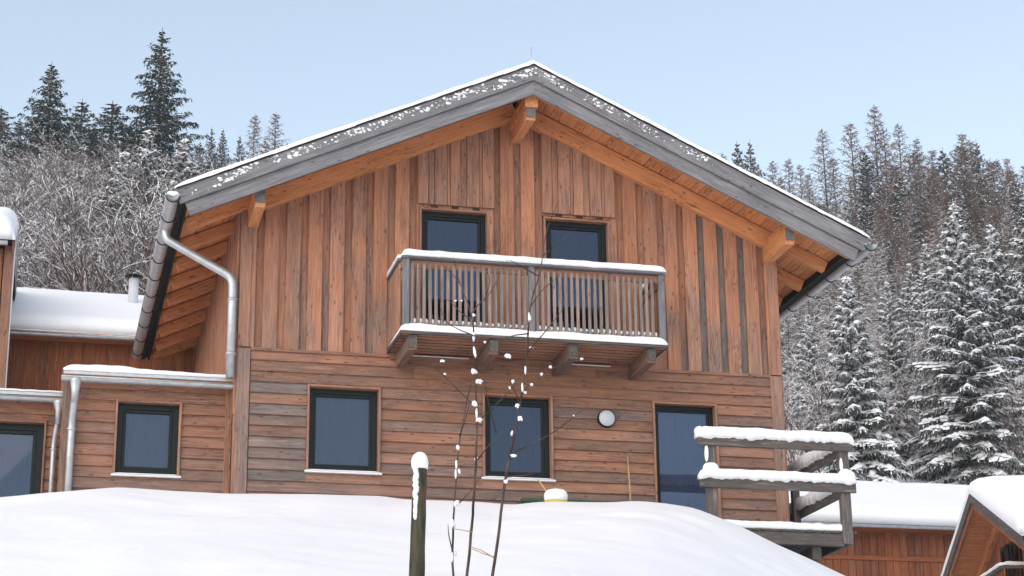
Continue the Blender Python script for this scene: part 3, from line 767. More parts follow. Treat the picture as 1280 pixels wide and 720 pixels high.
gutter(bw, (-3.45, 7.45, 4.38), (3.3, 7.45, 4.38), .055, [.4, 1.2, 2.0])
bw.location.y += .55; bw.location.z += .16
cp = empty('chimney_pipe', (-1.13, 10.6, 5.9), 'thin metal chimney pipe with a flat cap on the snowy rear roof', 'chimney')
ct = at(167.5, 349, 10.6)
tube('pipe', [(ct.x, 10.6, 5.6), (ct.x, 10.6, ct.z)], .10, plain('pale_flue', (.55, .56, .58), .45, .4), cp, 16)
tube('cap', [(ct.x, 10.6, ct.z+.05), (ct.x, 10.6, ct.z+.075)], [.19, .15], MEMB, cp, 16)
for a in (0, 2.1, 4.2): tube('cap_leg', [(ct.x+.085*math.cos(a), 10.6+.085*math.sin(a), ct.z-.02), (ct.x+.085*math.cos(a), 10.6+.085*math.sin(a), ct.z+.06)], .012, ZINC, cp, 6)
lc = empty('neighbour_house', (-5.5, 6.8, 0), 'taller orange wooden house with snowy eave, cut off by the left edge', 'house')
x = -3.72; 
while x > -7.5:
    plank('board', (x, 6.8, .5), (x, 6.8, 5.75), .19, .03, FARW, lc, up=(1, 0, 0), color=wc(.5, .15, .1, .1, .4)); x -= .2
plank('corner_board', (-3.52, 6.77, .5), (-3.52, 6.77, 5.8), .17, .06, WOOD, lc, up=(1, 0, 0), color=(.15, .2, .1, 1))
plank('corner_board', (-3.43, 6.9, .5), (-3.43, 6.9, 5.9), .26, .03, WHITE, lc, up=(0, 1, 0))
box('core', (-7.5, 6.84, .2), (-3.47, 13, 5.9), CORE, lc)
lr = empty('roof', (-5, 6.8, 6), parent=lc)
plank('verge_board', (-3.45, 6.5, 5.72), (-3.45, 9.3, 5.72+2.8*.42), .22, .04, WOOD, lr, color=(.1, .2, .1, 1))
plank('roof_slope', (-5.5, 6.45, 5.78), (-5.5, 9.3, 5.78+2.85*.42), 4.05, .05, MEMB, lr, up=(1, 0, 0))
snow_roof(lr, -7.5, -3.42, 6.4, 5.8, 9.3, .42, .42, seed=9)
gutter(lc, (-7.4, 6.36, 5.74), (-3.55, 6.36, 5.74), .06, [3.2])

# ------------------------------------------------------------------ houses at the lower right
rb = empty('lower_house', (16, 20, 1), 'long low wooden house under thick snow, lower right behind the terrace', 'house')
x = 11.0
while x < 25:
    plank('board', (x, 20, .6), (x, 20, 3.92), .205, .03, FARW, rb, up=(1, 0, 0), color=wc(.42, .22, .14, .14, .25)); x += .215
box('core', (11, 20.05, .4), (25, 28, 3.8), CORE, rb)
zt_ = at(1120, 689, 19.96).z
plank('trim_board', (10.95, 19.96, zt_), (25.05, 19.96, zt_), .12, .04, FARW, rb, color=(.5, 0, .4, 1))
rr_ = empty('roof', (18, 20, 4), parent=rb)
plank('eave_board', (10.6, 19.65, 3.93), (25.4, 19.65, 3.93), .05, .7, FARW, rr_, color=wc(.3))
plank('roof_slope', (18, 19.4, 3.97), (18, 24.3, 3.97+4.9*.40), 14.8, .06, MEMB, rr_, up=(1, 0, 0))
snow_roof(rr_, 10.4, 25.6, 19.25, 3.98, 24.2, .37, .42, seed=14)
gutter(rb, (10.6, 19.2, 3.93), (25.4, 19.2, 3.93), .06, [.5+1.4*k for k in range(10)])

rb.location.z -= .2
# gable house turned side-on: its front faces left
gh0 = at(1213, 617, 14.)
ph = R(102.98); hd = Vector((math.cos(ph), -math.sin(ph), 0)); gd = Vector((-hd.y, hd.x, 0))
if gd.x < 0: gd = -gd
gm = .4245
gh = empty('gable_house', (gh0.x+2, gh0.y, gh0.z-4.5), 'small gabled wooden house with snow roof at the lower right corner', 'house')
def G(s, dz, d): return gh0 + hd*s + Vector((0, 0, -gm*abs(s)-dz)) + gd*d
gr_ = empty('roof', gh0, parent=gh)
for sg in (-1, 1):
    L_ = 4.15
    upv = (gd.cross(hd*sg - Vector((0, 0, gm))))*(1 if sg > 0 else -1)
    upv = Vector((0, 0, 1))
    plank('barge_board', G(0, .1, 0), G(sg*L_, .1, 0), .22, .05, DARKW, gr_, up=upv, color=(.62, .2, 0, 1))
    plank('barge_board', G(0, .27, .05), G(sg*(L_-.12), .27, .05), .17, .05, FARW, gr_, up=upv, color=(.55, .3, .2, 1))
    m_ = 30
    for k in range(m_):
        s0, s1 = .02+(L_-.05)*k/m_, .02+(L_-.05)*(k+1)/m_
        plank('soffit_board', G(sg*(s0+s1)/2, .19, .08), G(sg*(s0+s1)/2, .19, 5.0), (s1-s0)*1.086-.006, .02, SOFT, gr_, up=hd*sg-Vector((0, 0, gm)), color=wc(.36, .1, 0, 0, .3))
    plank('roof_slope', G(sg*L_/2, .06, .04), G(sg*L_/2, .06, 9), L_*1.086, .1, MEMB, gr_, up=hd*sg-Vector((0, 0, gm)))
    plank('rafter', G(0, .32, .78), G(sg*3.5, .32, .78), .22, .14, SOFT, gr_, up=upv, color=(.45, 0, .6, 1))
    # snow on the slope
    V, F = [], []; nu = 24; prof = [(-.03, 0), (-.04, .12), (.02, .26), (.2, .36), (.6, .42), (2.5, .45), (5, .44), (9.0, .42), (9.2, 0)]
    for iu in range(nu+1):
        tt = (L_+.05)*iu/nu
        for dd, h in prof:
            hh = h*(1+.18*noise.noise(Vector((tt*.9, dd*.8, sg)))); hh *= 1-.75*max(0, (tt-L_+.35)/.4)**2
            V.append(G(sg*tt, -hh-.005, dd))
    qq = len(prof)
    for a in range(nu):
        for b in range(qq-1):
            f = (a*qq+b, a*qq+b+1, (a+1)*qq+b+1, (a+1)*qq+b); F.append(f if sg < 0 else f[::-1])
    F.append(tuple(nu*qq+k for k in range(qq)))
    obj('snow', V, F, SNOW, gr_, None, True)
s = -3.3
while s < 3.3:
    pb_ = G(s+.1, .45, .85); plank('board', Vector((pb_.x, pb_.y, gh0.z-5)), pb_+Vector((0, 0, .12)), .2, .03, FARW, gh, up=hd, color=wc(.4, .2, .1, .1, .3)); s += .21
wv = [G(-3.3, .5, .9), G(0, .4, .9), G(3.3, .5, .9)]
bt = [Vector((v.x, v.y, gh0.z-5.5)) for v in wv]
V = bt+wv+[v+gd*7 for v in bt+wv]
obj('core', V, [(0, 1, 4, 3), (1, 2, 5, 4), (9, 10, 7, 6), (10, 11, 8, 7), (0, 3, 9, 6), (2, 8, 11, 5), (3, 4, 10, 9), (4, 5, 11, 10), (0, 6, 7, 1), (1, 7, 8, 2)], CORE, gh)
for s0, s1 in ((-.68, -.08), (.2, .95)):
    we = empty('window', G(.2, 2.6, .81), parent=gh)
    for ss in (s0, s1):
        a = G(ss, 0, .81); plank('frame', Vector((a.x, a.y, gh0.z-3.3)), Vector((a.x, a.y, gh0.z-1.25)), .09, .06, BLACK, we, up=hd)
    a, b = G(s0, 0, .81), G(s1, 0, .81)
    for zz in (-1.25, -3.3): plank('frame', Vector((a.x, a.y, gh0.z+zz)), Vector((b.x, b.y, gh0.z+zz)), .09, .06, BLACK, we)
    V = [Vector((a.x, a.y, gh0.z-3.3)), Vector((b.x, b.y, gh0.z-3.3)), Vector((b.x, b.y, gh0.z-1.25)), Vector((a.x, a.y, gh0.z-1.25))]
    obj('pane', [v+gd*.005 for v in V]+[v+gd*.015 for v in V], [(0, 1, 2, 3), (7, 6, 5, 4), (0, 4, 5, 1), (1, 5, 6, 2), (2, 6, 7, 3), (3, 7, 4, 0)], GLASS, we)
    obj('pane_backing', [v+gd*.022 for v in V], [(0, 1, 2, 3)], DROOM, we)
gbz = gh0.z-2.12
gb2 = empty('balcony', (gh0.x, gh0.y, gbz-1), parent=gh)
ga, gb_ = G(2.2, 0, .05), G(-2.6, 0, .05)
ga.z = gb_.z = gbz
plank('handrail', ga, gb_, .08, .12, DARKW, gb2)
snow_strip('rail_snow', ga+Vector((0, 0, .04)), gb_+Vector((0, 0, .04)), .12, .08, gb2, seed=31)
plank('handrail', ga, ga+gd*.8, .08, .1, DARKW, gb2); snow_strip('rail_snow', ga+Vector((0, 0, .04)), ga+gd*.8+Vector((0, 0, .04)), .1, .08, gb2, seed=33)
for k in range(26):
    a = ga+(gb_-ga)*(k/25)+gd*.02; plank('slat', a-Vector((0, 0, 1.0)), a-Vector((0, 0, .03)), .06, .03, FARW, gb2, up=hd, color=wc(.45, .15, .2, .1))
plank('floor_board', ga-Vector((0, 0, 1.05))+gd*.4, gb_-Vector((0, 0, 1.05))+gd*.4, .06, .85, FARW, gb2)

# ------------------------------------------------------------------ post and sapling in the foreground
PY = -14.5
pt = at(525, 584, PY); pg = ground(pt.x, PY)-.3; pb2 = at(521, 720, PY)
bx = pt.x+(pb2.x-pt.x)*(pt.z-pg)/(pt.z-pb2.z)
po = empty('stake', (bx, PY, pg), 'thick mossy wooden stake with a snow cap, in the bank before the chalet', 'post')
pts = [Vector((bx+(pt.x-bx)*k/10, PY, pg+(pt.z-pg)*k/10)) for k in range(11)]
V, F = tube_geo(pts, [.058-.0006*k for k in range(11)], 20)
V = [v+Vector((v.x-bx, v.y-PY, 0)).normalized()*.004*noise.noise(v*9) for v in V]
o_ = obj('shaft', V, F, POSTM, po, None, True)
lathe('snow_cap', (pt.x, PY, pt.z), [(.056, -.015), (.061, .0), (.063, .03), (.058, .065), (.042, .095), (.02, .11), (.003, .113)], SNOW, po, 20, .1, 2)
V, F = [], []
for k in range(26):
    f_ = k/25; r_ = .014*(1-.35*f_)*(.7+.7*abs(noise.noise(Vector((k*.7, 1, 2)))))+.006
    blob_geo((pt.x-.038+.012*noise.noise(Vector((k*.4, 5, 1)))-.004*f_, PY-.046, pt.z-.01-.36*f_), (r_*1.1, .014, .03), k, V, F, 8, 5, .35)
obj('clinging_snow', V, F, SNOW, po, None, True)

sp_ = empty('sapling', (at(590, 745, -14.2).x, -14.2, ground(at(590, 745, -14.2).x, -14.2)), 'bare young sapling of three thin stems dotted with snow', 'tree')
def pxline(pl, Ys, Ye):
    n_ = len(pl)-1; return [at(x_, y_, Ys+(Ye-Ys)*i/n_) for i, (x_, y_) in enumerate(pl)]
def wobble(pts, sub=4, amp=.006):
    out = []
    for i in range(len(pts)-1):
        p0 = pts[max(0, i-1)]; p1 = pts[i]; p2 = pts[i+1]; p3 = pts[min(len(pts)-1, i+2)]
        for j in range(sub):
            t = j/sub
            v = .5*((2*p1)+(p2-p0)*t+(2*p0-5*p1+4*p2-p3)*t*t+(3*p1-p0-3*p2+p3)*t**3)
            out.append(v+Vector((noise.noise(v*7), noise.noise(v*7+Vector((9, 1, 4))), 0))*amp)
    return out+[pts[-1]]
stems = [([(567, 775), (566.7, 720), (565.8, 684), (567.5, 636), (571, 587), (575.6, 542), (582, 511), (589, 480)], .015, .005),
         ([(577, 775), (583.6, 720), (589, 667), (592.4, 622), (594.7, 578), (596.4, 533), (594.7, 489), (593.3, 427), (588.7, 393), (582, 372), (575, 354), (560, 338), (545.7, 323)], .018, .003),
         ([(608, 775), (615.6, 720), (624.4, 658), (633, 591), (642, 551), (651, 502), (657.8, 458), (660, 417), (663, 384), (675, 339), (681, 298), (690, 270), (699, 250)], .019, .003)]
twigs = [[(588, 394), (600, 378), (612.5, 366), (624, 345), (635, 325)], [(575, 354), (571, 340), (567, 322)], [(636, 569), (662, 556), (689, 542), (712, 525), (735.5, 506.7)],
         [(600, 524), (613, 513), (635.6, 489), (653, 466.7), (664, 452)], [(589, 504), (569, 484), (546.7, 462), (524.5, 444.5)], [(656, 487), (680, 466.7), (704, 455), (729, 446.7)],
         [(571, 632), (589, 613), (603, 592)], [(633, 596), (655, 594), (680, 589)], [(575, 545), (583, 520), (586, 505)], [(594, 578), (612, 556), (628, 540)], [(663, 384), (676, 365), (690, 352), (700, 344)],
         [(661, 417), (640, 420), (622, 428)], [(672, 345), (655, 335), (637, 325)], [(678, 320), (700, 302), (722, 284)], [(660, 440), (685, 410), (704, 386)], [(593, 420), (570, 410), (548, 397)],
         [(620, 540), (612, 510), (606, 478)], [(594, 450), (604, 430), (615, 418)], [(566, 690), (561, 670), (560, 655)], [(588, 398), (578, 392), (566, 380), (556, 372)], [(650, 505), (640, 480), (634, 455)], [(606, 376), (612, 350), (606, 335)]]
SV, SF = [], []
for k, (pl, ra, rb_) in enumerate(stems):
    p = wobble(pxline(pl, -14.25+.06*k, -14.05-.1*k)); n_ = len(p)
    tube('stem', p, [.68*(ra+(rb_-ra)*i/(n_-1)) for i in range(n_)], SAPB, sp_, 8)
    for i in range(0, n_-1):                      # snow caught on the windward side
        if noise.noise(Vector((i*.55, k*9, 2))) > .22 and i < n_*.62:
            q_ = (p[i]+p[i+1])/2; blob_geo(q_+Vector((-.006, -.012, .0)), (.009, .008, .036), i+k*40, SV, SF, 8, 7, .5)
for k, pl in enumerate(twigs):
    p = wobble(pxline(pl, -14.2, -14.2+random.uniform(-.35, .3)), 4, .005); n_ = len(p)
    tube('branch', p, [.0058-.004*i/(n_-1) for i in range(n_)], SAPB, sp_, 6)
for x_, y_, a_, b_ in ((635, 444, 7, 6.5), (592, 463, 7, 7), (599, 476, 8.5, 6), (593, 503, 6, 7), (599, 524, 8, 6), (646.7, 506, 5, 5), (650, 522, 6, 6), (642, 569, 7, 4), (632.4, 601, 4.5, 6), (572, 558, 4, 6),
                       (595.6, 573, 4, 7), (571, 627.6, 7, 8), (656.5, 490, 4, 3.5), (664.5, 480, 3.5, 4), (677, 467, 3.5, 4), (688, 458, 4, 4), (727, 448, 4, 3), (553, 450.5, 6, 3), (556, 467, 3, 2.5), (593, 437, 3, 14),
                       (641, 476, 3.5, 5), (637, 484, 2.5, 4), (577, 375.5, 2.6, 2), (569.5, 375.5, 2.6, 2), (592, 393, 3.5, 4), (662, 396, 4, 6), (606, 427, 3.5, 2.5), (664, 434, 5, 2.6), (569, 690, 4, 8), (567, 655, 4.5, 8), (640, 540, 3, 6), (574, 588, 3, 7), (590, 660, 4, 10), (717, 519, 2, 2)):
    c_ = at(x_, y_, -14.2+random.uniform(-.04, .04)); s_ = .6*14.6/FPX
    LV, LF = [], []; blob_geo(c_, (a_*s_*.85, a_*s_*.6, b_*s_*.8), x_*.37, LV, LF, 14, 11, .6); LV = [v+Vector(((c_.z-v.z)*.25*math.sin(x_), 0, 0))+(v-c_)*(-.45*max(-1, min(1, (v.z-c_.z)/(b_*s_)))) for v in LV]; obj('snow_lump', LV, LF, SNOW, sp_, None, True)
tag(obj('snow_flecks', SV, SF, SNOW, sp_, None, True), kind='stuff')
for pl in ([(566, 661), (578, 662.5), (590, 665)], [(590, 684), (602, 688), (617, 697)], [(590, 686), (604, 692), (617, 696)]):
    tube('tie', pxline(pl, -14.2, -14.2), .0035, STICK, sp_, 6)

# ------------------------------------------------------------------ trees
def blade(V, F, a, b, w_, up):
    d = (b-a); s_ = d.cross(up)
    if s_.length < 1e-6: s_ = d.orthogonal()
    s_.normalize(); i = len(V); m_ = a+d*.45
    V += [a, m_+s_*w_, b, m_-s_*w_]; F.append((i, i+1, i+2, i+3))
def limb(V, F, a, b, ra, rb_):
    d = (b-a); x_ = d.orthogonal().normalized(); y_ = d.cross(x_).normalized(); i = len(V)
    for p, r_ in ((a, ra), (b, rb_)):
        for k in range(3):
            t = 2.0944*k; V.append(p+x_*(r_*math.cos(t))+y_*(r_*math.sin(t)))
    F.extend([(i, i+1, i+4, i+3), (i+1, i+2, i+5, i+4), (i+2, i, i+3, i+5)])
def ridge(V, F, a, b, w_, h, lift=0.):
    """little roof of snow lying on a twig"""
    d = b-a; s_ = Vector((d.y, -d.x, 0))
    if s_.length < 1e-4: return
    s_ = s_.normalized()*w_; i = len(V); z_ = Vector((0, 0, h)); l_ = Vector((0, 0, lift))
    V += [a+s_+l_, a-s_+l_, b+s_*.8+l_, b-s_*.8+l_, a+z_+l_+d*.1, b+z_*.8+l_-d*.1]
    F.extend([(i, i+2, i+5, i+4), (i+1, i+4, i+5, i+3), (i, i+4, i+1), (i+2, i+3, i+5)])
def spruce(seed, H, Rr, snow, mat, dens=1.0, base=.06, droop=.35, irregular=.15, top_bare=0.):
    rd = random.Random(seed); NV, NF, SV, SF, TV, TF = [], [], [], [], [], []
    tube_pts = [Vector((0, 0, -.8)), Vector((0, 0, H*.5)), Vector((0, 0, H*1.015))]
    TV, TF = tube_geo(tube_pts, [H*.014, H*.008, .012], 8)
    lev = int(H*2.6*dens); z_ = base*H
    for li in range(lev):
        f = li/(lev-1); zz = base*H+(H*.985-base*H)*f**.93
        prof = (1-f)**.9*Rr*(.55+.45*min(1, f/.12+.4)) + .05
        nb = max(3, int((7.5-3.0*f)*dens)); ph0 = rd.uniform(0, 6.28)
        for b_ in range(nb):
            az = ph0+6.283*b_/nb+rd.uniform(-.3, .3)
            L = prof*rd.uniform(1-irregular*2, 1+irregular*.7)
            if rd.random() < irregular*.4: L *= .55
            dr = Vector((math.cos(az), math.sin(az), 0)); side = Vector((-dr.y, dr.x, 0))
            up0 = (.55*f+.05-.18*(1-f))           # branches rise near the top, hang below
            sag = droop*(1-f)*.9
            ns = max(3, int(L/.20)); pts = []
            z0 = zz+rd.uniform(-.12, .12)
            for k in range(ns+1):
                t = k/ns
                pts.append(Vector((0, 0, z0))+dr*(L*t)+side*(L*.08*math.sin(t*3+b_))+Vector((0, 0, L*(up0*t-sag*t*t*(1.25-.55*t)))))
            for k in range(ns):
                limb(TV, TF, pts[k], pts[k+1], .018*(1-k/ns)+.006, .018*(1-(k+1)/ns)+.004)
            sh = rd.uniform(.5, 1.2)*snow
            for k in range(1, ns+1):
                p = pts[k]; t = k/ns; fw_ = (pts[k]-pts[k-1]).normalized()
                wid = L*.34*(1-t*.75)*(.6+.4*min(1, t*4))+.03+.07*min(1, L)
                for sgn in (-1, 1):
                    for q_ in range(2):
                        ln = wid*rd.uniform(.6, 1.15)
                        d = (side*sgn*rd.uniform(.7, 1.1)+fw_*rd.uniform(.35, .9)+Vector((0, 0, rd.uniform(-.75, -.05)))).normalized()
                        a = p+fw_*rd.uniform(-.1, .1); e = a+d*ln
                        blade(NV, NF, a, e, rd.uniform(.035, .06), Vector((rd.uniform(-.4, .4), rd.uniform(-.4, .4), 1)))
                        mid = a+d*ln*.5                     # hanging twiglets
                        for hq in range(2):
                            o0 = a+d*ln*rd.uniform(.2, .95)
                            blade(NV, NF, o0, o0+Vector((rd.uniform(-.1, .1), rd.uniform(-.1, .1), -rd.uniform(.12, .32)*min(1, L+.2)))+fw_*.08, .03, Vector((rd.uniform(-1, 1), rd.uniform(-1, 1), .1)))
                            if snow > .6 and rd.random() < .6*sh: blade(SV, SF, o0+Vector((0, 0, .015)), o0+Vector((rd.uniform(-.12, .12), rd.uniform(-.12, .12), -rd.uniform(.02, .16)))+fw_*.1, .028, Vector((rd.uniform(-.6, .6), rd.uniform(-.6, .6), 1)))
                        if rd.random() < 1.1*sh:
                            ridge(SV, SF, a+d*ln*.05, a+d*ln*rd.uniform(.55, .95), rd.uniform(.045, .10)*(.5+.7*snow), rd.uniform(.03, .07), .02)
                if rd.random() < sh*1.1:
                    ridge(SV, SF, pts[k-1], p, rd.uniform(.07, .17)*(.3+.9*snow), rd.uniform(.05, .11)*(.4+.8*snow), .02)
                    if snow > .6 and rd.random() < .13*(1-f):
                        rr2 = rd.uniform(.06, .14); blob_geo(p+Vector((0, 0, .05)), (rr2*1.25, rr2*1.25, rr2*.7), rd.random()*50, SV, SF, 6, 4, .4)
    if snow > .6:
        for k in range(int(H*1.6)):
            zz = rd.uniform(.1, .8)*H; a = rd.uniform(0, 6.28); q_ = (1-zz/H)*Rr*rd.uniform(.25, .7)
            rr2 = rd.uniform(.08, .17)*(1-.6*zz/H); blob_geo((q_*math.cos(a), q_*math.sin(a), zz-.1*q_), (rr2, rr2, rr2*1.1), k+seed, SV, SF, 7, 5, .4)
    return [('trunk', mesh(TV, TF, False, BARK)), ('crown', mesh(NV, NF, False, mat)), ('snow', mesh(SV, SF, True, TSNOW))]
def larch(seed, H, Rr, snow, mat, up=.25, nbr=90, base=.12, tw=.2):
    rd = random.Random(seed); BV, BF, SV, SF = [], [], [], []
    TV, TF = tube_geo([Vector((0, 0, -.8)), Vector((rd.uniform(-.15, .15), 0, H*.5)), Vector((0, 0, H))], [H*.011, H*.006, .01], 6)
    for b_ in range(nbr):
        f = (b_+rd.random())/nbr; zz = H*(base+(1-base)*f*.985)
        L = Rr*((1-f)**.7*(.45+.55*min(1, f*5+.3))+.05)*rd.uniform(.6, 1.15); az = b_*2.399+rd.uniform(-.4, .4)
        dr = Vector((math.cos(az), math.sin(az), 0)); side = Vector((-dr.y, dr.x, 0)); ns = max(3, int(L/.38)); pts = []
        for k in range(ns+1):
            t = k/ns; pts.append(Vector((0, 0, zz))+dr*(L*t)+side*(.1*L*math.sin(t*4+b_))+Vector((0, 0, L*(up*t*(.3+.9*f)-.14*t*(1-t)+.18*t*t))))
        for k in range(ns):
            limb(BV, BF, pts[k], pts[k+1], .024*(1-k/ns)+.008, .024*(1-(k+1)/ns)+.006)
            if rd.random() < snow: ridge(SV, SF, pts[k], pts[k+1], rd.uniform(.025, .05)*(1+.5*snow), rd.uniform(.025, .05), .012)
            for q_ in range(4):
                a = pts[k]+(pts[k+1]-pts[k])*rd.random()
                d = (side*rd.choice((-1, 1))*rd.uniform(.4, 1)+dr*rd.uniform(.2, .8)+Vector((0, 0, rd.uniform(-.5, .5)))).normalized()
                e = a+d*rd.uniform(.25, .6)*min(1, L)
                blade(BV, BF, a, e, tw*.09, Vector((rd.uniform(-1, 1), rd.uniform(-1, 1), 1)))
                for h_ in range(2):
                    a2 = a+(e-a)*rd.uniform(.3, .9); blade(BV, BF, a2, a2+(d+Vector((rd.uniform(-1, 1), rd.uniform(-1, 1), rd.uniform(-.7, .4)))).normalized()*rd.uniform(.12, .3), tw*.07, Vector((rd.uniform(-1, 1), 1, .3)))
                if rd.random() < snow*.85: ridge(SV, SF, a, e, rd.uniform(.016, .034), .02, .008)
    return [('trunk', mesh(TV, TF, True, BARK)), ('crown', mesh(BV, BF, False, mat)), ('snow', mesh(SV, SF, False, TSNOW))]
def shrub(seed, H, snow, stems_=4, spread=.55, mat=None, r0_=None, maxl=3):
    """bare many-branched tree with snow lying along every branch"""
    rd = random.Random(seed); BV, BF, SV, SF = [], [], [], []
    def grow(p, d, L, r_, lvl):
        ns = max(3, int(L/.20)); q_ = p
        for k in range(ns):
            d = (d+Vector((rd.uniform(-.19, .19), rd.uniform(-.19, .19), rd.uniform(-.11, .13)))).normalized()
            e = q_+d*(L/ns); r2 = r_*(1-.7*(k+1)/ns)+.0025; r1 = r_*(1-.7*k/ns)+.0025
            limb(BV, BF, q_, e, r1, r2)
            flat = math.hypot(d.x, d.y)
            if flat > .3 and rd.random() < snow*(1.3, 1.3, 1.1, .95)[lvl]: ridge(SV, SF, q_, e, max(.0075, r1*.8)*rd.uniform(.7, 1.2), (.009+r1*.6)*rd.uniform(.7, 1.3), r1*.5)
            elif lvl < 2 and rd.random() < snow*.35: ridge(SV, SF, q_, e, r1*.9, .02, 0)
            if lvl < maxl and rd.random() < (.75, .7, .6)[lvl] and k > 0:
                for z_ in range(rd.choice((1, 2))):
                    nd = (d+Vector((rd.uniform(-1, 1), rd.uniform(-1, 1), rd.uniform(-.35, .55)))*(.62+.2*lvl)).normalized()
                    grow(e, nd, L*rd.uniform(.32, .6)*(1-.3*k/ns), r2*.62, lvl+1)
            q_ = e
    for s_ in range(stems_):
        a = rd.uniform(0, 6.28); grow(Vector((rd.uniform(-.3, .3), rd.uniform(-.3, .3), -.5)), Vector((math.cos(a)*spread, math.sin(a)*spread, 1)).normalized(), H*rd.uniform(.75, 1.05), r0_ or .010+.003*H, 0)
    return [('trunk', mesh(BV, BF, False, mat or TWIG)), ('snow', mesh(SV, SF, False, TSNOW))]
def bigshrub(seed):
    return shrub(seed, 5.5, 1.1, 3, .75, None, .04, 3)
TREES = {}
def plant(kind, loc, name, label, group, sc=1., rz=None, sx=1.):
    e = bpy.data.objects.new(name, None); COL.objects.link(e); e.location = loc
    e.rotation_euler = (0, 0, random.uniform(0, 6.28) if rz is None else rz); e.scale = (sc*sx, sc*sx, sc); tag(e, label, 'tree', group)
    for n_, me in TREES[kind]:
        c_ = bpy.data.objects.new(n_, me); COL.objects.link(c_); c_.parent = e
        if n_ == 'snow': c_['kind'] = 'stuff'
    return e
TREES['snowspruce'] = spruce(1, 11.5, 2.75, 1.35, NEED, 1.0, .05, .38, .16)
TREES['snowspruce2'] = spruce(2, 9.0, 2.0, 1.35, NEED, 1.05, .05, .45, .18)
TREES['snowspruce3'] = spruce(3, 13.0, 2.9, 1.1, NEED, .85, .05, .42, .2)
TREES['dark1'] = spruce(4, 15, 3.1, .22, NEEDD, 1.05, .10, .32, .28)
TREES['dark2'] = spruce(5, 13, 3.1, .28, NEEDD, 1.1, .08, .2, .22)
TREES['dark3'] = spruce(6, 12, 3.2, .32, NEEDD, .9, .06, .1, .16)
for k in range(3): TREES['larch%d' % k] = larch(20+k, 18+k, 2.3+.35*k, .42, LARCHB, .25+.1*k, 125, .12, .27)
for k in range(3): TREES['frost%d' % k] = larch(25+k, 15+k, 2.6+.3*k, .95, LARCHB, .2, 110, .08)
for k in range(2): TREES['brown%d' % k] = larch(30+k, 14, 3.4, .15, LARCHB, .45, 190, .08, .3)
for k in range(4): TREES['shrub%d' % k] = shrub(40+k, 5.0, .75, 5, .5+.1*k)
TREES['big0'] = bigshrub(61); TREES['big1'] = bigshrub(62)
TREES['snowshrub'] = shrub(50, 4.6, 1.0, 5, .6)
def by_tip(kind, px, py, Y, H, *a, **k):
    """put a tree on the ground so that its top shows at that place of the picture; height follows from the ground"""
    t = at(px, py, Y); g = ground(t.x, Y); sc = max(.3, (t.z-g)/H); return plant(kind, (t.x, Y, g), *a, sc=sc, **k)
HT = {'snowspruce': 11.5, 'snowspruce2': 9., 'snowspruce3': 13., 'dark1': 15, 'dark2': 13, 'dark3': 12, 'larch0': 18, 'larch1': 19, 'larch2': 20, 'frost0': 15, 'frost1': 16, 'frost2': 17, 'brown0': 14, 'brown1': 14}
# right: snow-laden spruces behind the terrace
for kind, px, py, Y, lab, sx in (
    ('snowspruce', 1192, 258, 42, 'tallest snow-laden spruce, between the lower house and the right edge', 1.05),
    ('snowspruce2', 1058, 348, 40, 'narrow snow-laden spruce just right of the chalet, above the terrace', .95),
    ('snowspruce3', 1108, 345, 47, 'dark-hearted snowy spruce left of the tallest spruce', .8),
    ('snowspruce2', 1238, 284, 47, 'snowy spruce close behind the tallest spruce on its right', 1.0),
    ('snowspruce3', 1284, 226, 45, 'broad snowy spruce cut by the right edge', 1.0),
    ('snowspruce2', 1010, 395, 50, 'small snowy spruce under the right roof gutter', 1.0),
    ('snowspruce3', 1152, 330, 56, 'pale snowy spruce half hidden behind the tallest spruce', .8)):
    by_tip(kind, px, py, Y, HT[kind], 'spruce_tree', lab, 'snowy spruces at the right', sx=sx)
rd = random.Random(77)
for k in range(9):
    px = 985+k*34+rd.uniform(-12, 12); t = at(px, 520, 46+rd.uniform(-6, 10))
    plant('snowshrub' if k % 2 else 'shrub%d' % (k % 4), (t.x, t.y, ground(t.x, t.y)), 'bare_shrub', 'snow-covered bare undergrowth between the spruces at the right', 'undergrowth at the right', sc=rd.uniform(.9, 1.3))
for row, (Y, y0, n_) in enumerate(((66, 400, 8), (78, 352, 10), (92, 318, 11), (108, 285, 12), (126, 256, 13), (62, 440, 9), (100, 300, 12), (118, 268, 13), (138, 240, 14))):
    for k in range(n_):
        px = 905+(1310-905)*(k+rd.uniform(.1, .9))/n_; kind = rd.choice(('frost0', 'frost1', 'frost2', 'frost0', 'snowspruce3', 'frost1') if Y < 104 else ('larch0', 'larch1', 'frost2', 'larch0', 'dark2', 'brown0'))
        py = y0+rd.uniform(-22, 25)+max(0, (1010-px))*.28
        by_tip(kind, px, py, Y+rd.uniform(-5, 5), HT[kind], 'larch_tree' if kind[0] in 'lbf' else 'spruce_tree',
               'bare snow-dusted larch in the forest right of the chalet' if kind[0] in 'lbf' else 'spruce among the larches of the forest right of the chalet', 'forest trees right of the chalet')
